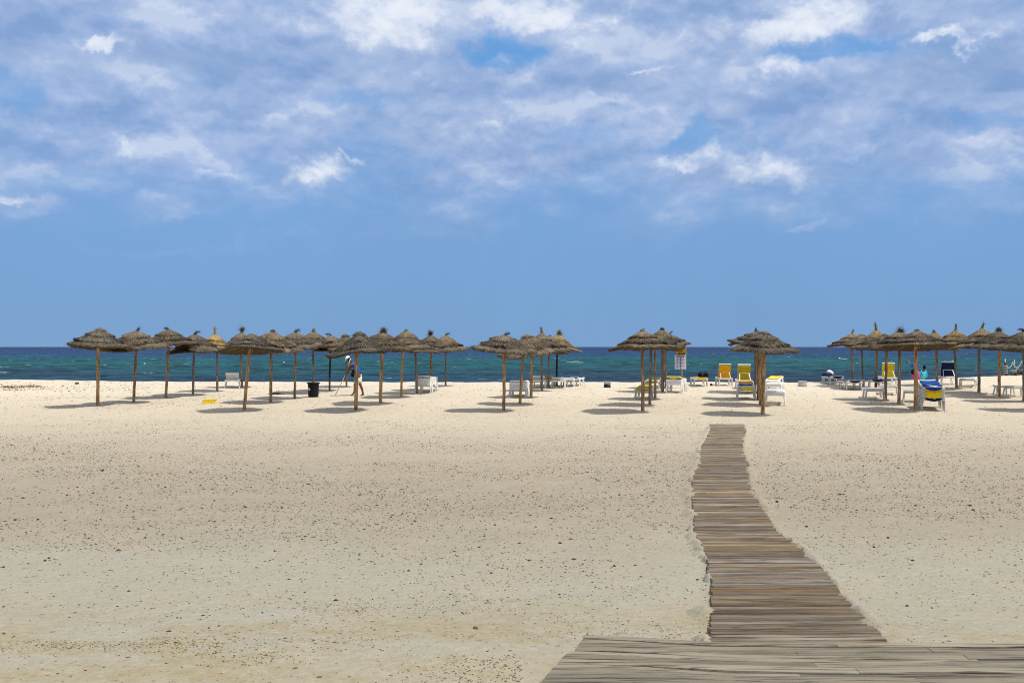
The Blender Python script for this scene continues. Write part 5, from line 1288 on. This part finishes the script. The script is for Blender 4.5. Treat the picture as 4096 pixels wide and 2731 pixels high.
def bathers():
    # woman photographing the sea, standing on the slope behind the ridge
    D = 50.0; s = D / FPX; gx = (3664 - CX) * s; g = gz(gx, D)
    root = thing('person', 'woman in blue tunic and pink skirt holding up a camera beside the front pole', 'person', (gx, D, g))
    Q = lambda px, py, dy=0.0: ((px - CX) * s - gx, dy, CAMZ - (py - HY) * s - g)
    skin = mat('brown_skin', (.25, .12, .07), .6, .3); blue = mat('blue_tunic', (.014, .12, .40), .85, .1, .15, 10); pink = mat('pink_skirt', (.42, .07, .22), .85, .1, .35, 8); scarf = mat('pink_scarf', (.72, .42, .52), .85, .1, .1)
    zh = Q(0, 1443)[2]; H = zh + .12
    hip = (.0, 0, H * .52); ch_ = (0, 0, H * .74); nk = (0, 0, H * .85)
    ch = [[(hip, (.15, .12)), (ch_, (.15, .11)), (nk, .05), ((0, 0, H * .88), .048)]]
    for sg in (-1, 1):
        ch.append([(hip, (.15, .12)), ((sg * .09, 0, H * .48), .09), ((sg * .09, .01, H * .27), .055), ((sg * .09, .0, .06), .035), ((sg * .10, .10, .025), (.038, .022)), ((sg * .10, .16, .02), (.03, .018))])
    wl = Q(3643, 1449, .28); el = Q(3651, 1467, .12); wr = Q(3646, 1447, .30); er = Q(3672, 1462, .18)
    ch.append([(ch_, (.15, .11)), ((-.17, 0, H * .80), .058), (el, .042), (wl, .028)]); ch.append([(ch_, (.15, .11)), ((.17, 0, H * .80), .058), (er, .042), (wr, .028)])
    ch += hand(wl, (0, .3, 1), (1, 0, 0), curl=.9) + hand(wr, (-.4, .5, .6), (0, 1, .3), curl=.9)
    skinned('body', ch, skin, root)
    head(root, (0, .01, zh), (-.1, 1, .05), (0, 0, 1), .098, skin, hairm=scarf)
    skinned('tunic', [[((0, 0, H * .50), (.20, .16)), ((0, 0, H * .62), (.17, .13)), (ch_, (.18, .13)), ((0, 0, H * .83), (.09, .08))],
                      [(ch_, (.18, .13)), ((-.18, 0, H * .80), .075), (el, .060), (tuple(Vector(el).lerp(Vector(wl), .75)), .042)], [(ch_, (.18, .13)), ((.18, 0, H * .80), .075), (er, .060), (tuple(Vector(er).lerp(Vector(wr), .75)), .042)]], blue, root)
    b = MB(); b.lathe([(.15, H * .55), (.20, H * .45), (.23, H * .28), (.27, H * .12), (.26, H * .115), (.20, H * .30)], 22); link('skirt', b.mesh('skirt', pink, True), root)
    b = MB(); b.box(Q(3641.5, 1446.5, .34), (.10, .02, .07)); link('camera_in_hands', b.mesh('camera_in_hands', M_BLACK), None, (gx, D, g), label='small dark camera held up by the woman in blue', cat='camera')
    b = MB(); c = Q(3648, 1486, -.16); b.lathe([(.001, -.16), (.09, -.13), (.125, -.02), (.12, .08), (.08, .14), (.001, .16)], 16, c); o = link('shoulder_bag', b.mesh('shoulder_bag', M_BLACKC, True), None, (gx, D, g), label='black bag slung at the side of the woman in blue', cat='bag')
    b = MB(); b.tube([Vector(c) + Vector((.02, .02, .14)), (-.03, -.15, H * .72), (.12, -.10, H * .83), (.14, .02, H * .85)], [.014] * 4, 6); link('strap', b.mesh('strap', M_BLACKC), o)
    # man in turquoise shirt walking down to the water
    D = 54.0; s = D / FPX; gx = (3695 - CX) * s; g = gz(gx, D)
    root = thing('person', 'bather in loose turquoise shirt seen from behind, beside the front pole', 'person', (gx, D, g))
    Q2 = lambda px, py, dy=0.0: ((px - CX) * s - gx, dy, CAMZ - (py - HY) * s - g)
    dk = mat('dark_skin', (.05, .025, .018), .6, .3); tq = mat('turquoise_shirt', (.06, .50, .55), .85, .1, .08, 12)
    hip = Q2(3692, 1521); ch_ = Q2(3695, 1489); nk = Q2(3696.5, 1476)
    kz = hip[2] * .52
    ch = [[(hip, (.15, .12)), (ch_, (.16, .12)), (nk, .055), (Q2(3697, 1472), .05)]]
    for sg in (-1, 1):
        ch.append([(hip, (.15, .12)), ((hip[0] + sg * .09, 0, hip[2] - .08), .09), ((hip[0] + sg * .10, .03 * sg, kz), .055), ((hip[0] + sg * .10, -.02, .07), .038), ((hip[0] + sg * .11, .10, .025), (.042, .024)), ((hip[0] + sg * .11, .17, .02), (.032, .018))])
    el = Q2(3706, 1500); wr = Q2(3703.5, 1516); e2 = Q2(3683, 1500, .12); w2 = Q2(3686, 1513, .22)
    ch.append([(ch_, (.16, .12)), (Q2(3704, 1482), .062), (el, .044), (wr, .03)]); ch.append([(ch_, (.16, .12)), (Q2(3686, 1482), .062), (e2, .044), (w2, .03)])
    ch += hand(wr, (0, 0, -1), (0, 1, 0), curl=.4) + hand(w2, (0, .3, -1), (0, 1, 0), curl=.4)
    skinned('body', ch, dk, root)
    head(root, Q2(3697.5, 1468.5), (0, 1, -.1), (0, 0, 1), .10, dk, hairm=M_BLACKC)
    skinned('shirt', [[(Q2(3690, 1521), (.26, .17)), (Q2(3692.5, 1506), (.21, .15)), (ch_, (.195, .14)), (Q2(3696.5, 1477), (.10, .08))],
                      [(ch_, (.195, .14)), (Q2(3704, 1482), .08), (el, .068), (Q2(3704, 1513), .055)], [(ch_, (.195, .14)), (Q2(3686, 1482), .08), (e2, .065), (w2, .05)]], tq, root)
    skinned('trousers', [[((hip[0], 0, hip[2] + .02), (.16, .13)), ((hip[0] - .10, 0, hip[2] - .15), .11), ((hip[0] - .10, 0, .15), .075)], [((hip[0], 0, hip[2] + .02), (.16, .13)), ((hip[0] + .10, 0, hip[2] - .15), .11), ((hip[0] + .10, 0, .15), .075)]], M_NAVY, root)
bathers()

# ------------------------------------------------------------------ stones, weed, straw litter
def ico():
    bm = bmesh.new(); bmesh.ops.create_icosphere(bm, subdivisions=1, radius=1.0)
    v = np.array([p.co[:] for p in bm.verts]); f = np.array([[q.index for q in fc.verts] for fc in bm.faces]); bm.free(); return v, f
def scatter_xy(n, y0, y1, powr, seed):
    rg = np.random.default_rng(seed); y = y0 + (y1 - y0) * rg.uniform(0, 1, n) ** powr; x = rg.uniform(-1, 1, n) * (y * .64 + .6); return x, y, rg
def on_path(x, y):
    lo = np.interp(y, _bd, _bl); hi = np.interp(y, _bd, _br)
    a = (x > lo - .03) & (x < hi + .03) & (y < _bd[-1] + .1) & (y > 4.1)
    return a | ((y < 4.35) & (x > .05))
_bd, _bl, _br = [], [], []
for py, l, r in PATH[::-1]:
    _, d_ = hit((l + r) / 2, py); _bd.append(d_); _bl.append((l - CX) * d_ / FPX); _br.append((r - CX) * d_ / FPX)
_bd, _bl, _br = map(np.array, (_bd, _bl, _br))
def pebbles():
    x, y, rg = scatter_xy(150000, 3.7, 30, .70, 3)
    dens = np.clip(fbm(x / 1.9, y / 1.2, 4, 81) * 2.2 + .50, .12, 1.2) * np.interp(y, [3, 5, 7.5, 9, 13, 18, 23, 27, 30], [.75, .75, .80, 1.05, 1.3, 1.15, .65, .28, .12])
    keep = (rg.uniform(size=len(x)) < dens ** 1.2 * 1.0) & ~on_path(x, y); x = x[keep]; y = y[keep]; n = len(x)
    r = np.clip(rg.lognormal(-5.35, .45, n), .0022, .022) * np.interp(y, [4, 7, 10, 14], [.70, 1.0, 1.3, 1.45])
    V = np.array([(1, 0, 0), (.5, .87, 0), (-.5, .87, 0), (-1, 0, 0), (-.5, -.87, 0), (.5, -.87, 0), (.1, 0, 1)], float); F = np.array([(i, (i + 1) % 6, 6) for i in range(6)])
    sc = np.stack([r * rg.uniform(.8, 1.5, n), r * rg.uniform(.7, 1.2, n), r * rg.uniform(.45, .8, n)], -1)
    an = rg.uniform(0, 6.28, n); vv = V[None] * sc[:, None] * rg.uniform(.85, 1.15, (n, len(V), 1))
    ca, sa = np.cos(an)[:, None], np.sin(an)[:, None]
    X = vv[..., 0] * ca - vv[..., 1] * sa + x[:, None]; Y = vv[..., 0] * sa + vv[..., 1] * ca + y[:, None]; Z = vv[..., 2] + (ground(x, y) - sc[:, 2] * .05)[:, None]
    pal = np.array([(.042, .028, .018), (.06, .040, .025), (.028, .022, .018), (.09, .06, .036), (.05, .045, .04)]); c = pal[rg.integers(0, 5, n)] * rg.uniform(.6, 1.4, (n, 1))
    me = npmesh('pebbles', np.stack([X, Y, Z], -1).reshape(-1, 3), (F[None] + (np.arange(n) * len(V))[:, None, None]).reshape(-1, 3), M_STONE, np.repeat(c, len(V), 0))
    link('pebbles', me, kind='stuff', label='small dark pebbles strewn over the sand', cat='pebbles')
pebbles()
def litter():
    # thin dark bits of dry sea grass
    x, y, rg = scatter_xy(30000, 3.8, 46, .8, 9)
    dens = np.where(y > 28, np.where(x < -10, .7, .28), .42) * (fbm(x / 2.0, y / 1.2, 3, 91) + .55)
    k = (rg.uniform(size=len(x)) < dens) & ~on_path(x, y); x = x[k]; y = y[k]; n = len(x)
    L = rg.uniform(.012, .045, n) * np.where(y > 28, 1.8, np.interp(y, [4, 9], [.5, 1.0])); a = rg.normal(0, .8, n); w = rg.uniform(.0015, .004, n) * np.where(y > 28, 2.2, np.interp(y, [4, 9], [.5, 1.0]))
    g = ground(x, y); d = np.stack([np.cos(a), np.sin(a), 0 * a], -1) * L[:, None]; s_ = np.stack([-np.sin(a), np.cos(a), 0 * a], -1) * w[:, None]
    p = np.stack([x, y, g + .004], -1); up = np.array([0, 0, 1]) * (w[:, None] * 1.6)
    v = np.stack([p - s_, p + s_, p + up, p + d - s_ * .5, p + d + s_ * .5, p + d + up * .7], 1).reshape(-1, 3)
    f0 = np.array([(0, 3, 2), (2, 3, 5), (1, 2, 4), (2, 5, 4), (0, 2, 1), (3, 4, 5)]); f = (f0[None] + (np.arange(n) * 6)[:, None, None]).reshape(-1, 3)
    c = np.array([(.10, .075, .045)]) * rg.uniform(.4, 1.6, (n, 1)); c = np.where(y[:, None] > 28, c * np.array([1.9, 1.5, 1.1]), c)
    link('dry_sea_grass', npmesh('dry_sea_grass', v, f, M_STONE, np.repeat(c, 6, 0)), kind='stuff', label='thin shreds of dry sea grass on the sand', cat='sea grass')
    # ochre clumps of dried weed near the deck
    x, y, rg = scatter_xy(90000, 3.75, 6.3, 1.2, 13)
    dn = fbm(x / 1.1, y / .55, 4, 97) * 2.4 * np.interp(y, [3.7, 4.2, 5.0, 5.6, 6.3], [1, 1.0, .9, .45, .1]) - .12
    k = (rg.uniform(size=len(x)) < dn) & ~on_path(x, y); x = x[k]; y = y[k]; n = len(x)
    r = rg.uniform(.0015, .0055, n); V, F = ico(); an = rg.uniform(0, 6.28, n)
    vv = V[None] * (r[:, None] * np.stack([rg.uniform(.7, 1.5, n), rg.uniform(.6, 1, n), rg.uniform(.2, .6, n)], -1))[:, None]
    ca, sa = np.cos(an)[:, None], np.sin(an)[:, None]
    X = vv[..., 0] * ca - vv[..., 1] * sa + x[:, None]; Y = vv[..., 0] * sa + vv[..., 1] * ca + y[:, None]; Z = vv[..., 2] + (ground(x, y) + r * .15)[:, None]
    c = np.array([(.17, .115, .038)]) * rg.uniform(.4, 1.5, (n, 1))
    link('dried_weed', npmesh('dried_weed', np.stack([X, Y, Z], -1).reshape(-1, 3), (F[None] + (np.arange(n) * len(V))[:, None, None]).reshape(-1, 3), M_STONE, np.repeat(c, len(V), 0)), kind='stuff', label='ochre crumbs of dried weed in drifts near the deck', cat='dried weed')
litter()
def drifts():
    # low tongues of sand blown over the slat ends, and little mounds round the pole feet
    rg = np.random.default_rng(41); v = []; f = []
    def mound(cx, cy, rx, ry, h):
        nth, nr = 18, 5; n0 = len(v); ph = rg.uniform(0, 50)
        a = np.arange(nth) * 2 * math.pi / nth; w = 1 + .35 * (vnoise(np.cos(a) * 1.7 + ph, np.sin(a) * 1.7, 3) - .5) * 2
        v.append((cx, cy, h))
        for k in range(1, nr + 1):
            t = k / nr
            for i in range(nth): v.append((cx + rx * t * w[i] * math.cos(a[i]), cy + ry * t * w[i] * math.sin(a[i]), h * (1 - t * t) ** 1.5 - .006 * t))
        for i in range(nth): f.append((n0, n0 + 1 + i, n0 + 1 + (i + 1) % nth))
        for k in range(nr - 1):
            for i in range(nth):
                p, q = n0 + 1 + k * nth + i, n0 + 1 + k * nth + (i + 1) % nth; f.append((p, p + nth, q + nth)); f.append((p, q + nth, q))
    for _ in range(150):
        y = rg.uniform(4.35, 22.3); e = _bl if rg.uniform() < .5 else _br; x = float(np.interp(y, _bd, e)); out = -1 if e is _bl else 1
        r = rg.uniform(.04, .11) * (1.5 if y > 10 else 1); mound(x + out * r * .3, y, r, r * rg.uniform(1.0, 2.6), rg.uniform(.035, .060))
    for u in UMB:
        x, y = hit(u[0], u[1]); mound(x + rg.normal(0, .03), y + .02, rg.uniform(.16, .28), rg.uniform(.14, .22), rg.uniform(.02, .045))
    v = np.array(v); v[:, 2] += ground(v[:, 0], v[:, 1])
    link('sand_drifts', npmesh('sand_drifts', v, np.array(f), M_SAND, smooth=True), kind='stuff', label='low drifts of sand over the slat ends and round the pole feet', cat='sand')
drifts()

def stones():
    V, F = ico(); rg = np.random.default_rng(77)
    L = [(180, 2246, 9, 'larger of the paired dark stones lying near the picture edge', (.05, .03, .02)), (196, 2232, 8, 'smaller of the paired dark stones lying near the picture edge', (.05, .032, .02)),
         (14, 2272, 8, 'dark stone at the very edge of the sand', (.04, .035, .03)), (480, 1988, 6, 'dark round stone in the pebbly band, nearest the paired stones', (.05, .04, .03)),
         (2240, 2177, 9, 'reddish stone standing alone on pale sand before the deck', (.13, .06, .03)), (1902, 2512, 15, 'flat brown stone on the weed drift near the deck', (.20, .13, .07)),
         (1849, 2445, 7, 'blue-black pebble on clean pale sand', (.02, .02, .05)), (2790, 2320, 9, 'brown stone touching the bend of the boardwalk', (.08, .05, .035)),
         (3880, 2021, 10, 'largest reddish stone in the pebble field past the boardwalk', (.09, .05, .03)), (3552, 2151, 8, 'dark pointed stone standing up on pale sand', (.03, .03, .04)),
         (3497, 2190, 8, 'rounded red-brown stone on pale sand past the boardwalk', (.12, .06, .04)), (3650, 2244, 8, 'maroon stone below the pointed dark one', (.06, .025, .03)),
         (3628, 2424, 8, 'dark half-buried stone between the boardwalk and the weed drift', (.05, .04, .03)), (3443, 2465, 10, 'long brown stone lying against the boardwalk side', (.07, .05, .04)),
         (3226, 2107, 8, 'round dark stone in the dense pebbles beside the boardwalk', (.04, .035, .03)), (3108, 2008, 9, 'oval dark stone beside the narrow stretch of boardwalk', (.04, .03, .025)),
         (60, 2079, 9, 'flat dark stone among the pebbles near the edge of the sand', (.05, .035, .025)), (152, 2078, 8, 'dark stone next to a row of smaller pebbles', (.05, .035, .025)),
         (857, 2006, 7, 'dark pebble upright in the pebbly band', (.035, .03, .028)), (1128, 2033, 7, 'upper of two touching dark pebbles', (.03, .028, .025)),
         (3358, 2375, 7, 'dark stone just past the boardwalk corner', (.05, .04, .03)), (15, 2531, 9, 'ochre-brown stone in the near weed', (.16, .10, .04))]
    for px, py, r_, lab, c in L:
        x, y = hit(px, py); s = y / FPX; r = r_ * .8 * s
        v = V * np.array([r * rg.uniform(.95, 1.25), r * .85, r * rg.uniform(.55, .75)]) * rg.uniform(.88, 1.1, (len(V), 1))
        me = npmesh('stone', v, F, M_STONE, np.tile(np.array(c), (len(V), 1)), smooth=True)
        link('stone', me, None, (x, y, gz(x, y) + r * .3), (0, 0, rg.uniform(0, 6)), label=lab, cat='stone', group='larger stones on the sand')
    x, y = hit(307, 1538); r = 9 * y / FPX; v = V * np.array([r * 1.1, r, r * .75]) * rg.uniform(.8, 1.15, (len(V), 1))
    link('brown_rock', npmesh('brown_rock', v, F, M_STONE, np.tile(np.array((.09, .035, .022)), (len(V), 1)), smooth=True), None, (x, y, gz(x, y) + r * .3), label='lone reddish brown rock on the bright sand near the water', cat='rock')
    # heap of wet weed by the umbrellas
    x0, y0 = hit(1103, 1577); v = []; f = []
    for _ in range(500):
        p = np.array([x0 + rg.normal(0, .13), y0 + rg.normal(0, .12), 0.0]); p[2] = gz(p[0], p[1]) + abs(rg.normal(0, .035)); d_ = rg.normal(size=3); d_ = d_ / np.linalg.norm(d_) * rg.uniform(.03, .09); d_[2] = abs(d_[2]) * .5
        s_ = np.cross(d_, rg.normal(size=3)); s_ = s_ / (np.linalg.norm(s_) + 1e-6) * .012; n = len(v); v += [p - s_, p + s_, p + d_]; f.append((n, n + 1, n + 2))
    link('weed_heap', npmesh('weed_heap', np.array(v), np.array(f), M_STONE, np.tile(np.array((.03, .022, .018)), (len(v), 1))), None, label='small dark heap of raked seaweed in the umbrella shade', cat='seaweed')
    # weed line washed up at the far end
    v = []; f = []
    for _ in range(700):
        px = rg.choice([rg.normal(45, 30), rg.normal(130, 25), rg.uniform(0, 600)], p=[.35, .25, .4]); py = 1556 + rg.normal(0, 4) - (4 if 100 < px < 160 else 0) + (rg.normal(0, 10) if px > 200 else 0)
        py = max(py, 1530); x, y = (px - CX) * 40.5 / FPX, 0
        y = (CAMZ - .1) * FPX / (py - HY); y = min(y, 46.5); x = (px - CX) * y / FPX; p = np.array([x, y, gz(x, y) + abs(rg.normal(0, .02))]); d_ = rg.normal(size=3); d_ = d_ / np.linalg.norm(d_) * rg.uniform(.04, .16); d_[2] = abs(d_[2]) * .3
        s_ = np.cross(d_, [0, 0, 1.0]); s_ = s_ / (np.linalg.norm(s_) + 1e-6) * .012; n = len(v); v += [p - s_, p + s_, p + d_, p + np.array([0, 0, .02])]; f += [(n, n + 1, n + 2), (n, n + 3, n + 2), (n + 1, n + 3, n + 2)]
    link('washed_up_weed', npmesh('washed_up_weed', np.array(v), np.array(f), M_STONE, np.tile(np.array((.20, .125, .07)), (len(v), 1))), kind='stuff', label='line of brown washed-up weed on the bright sand', cat='weed')
stones()
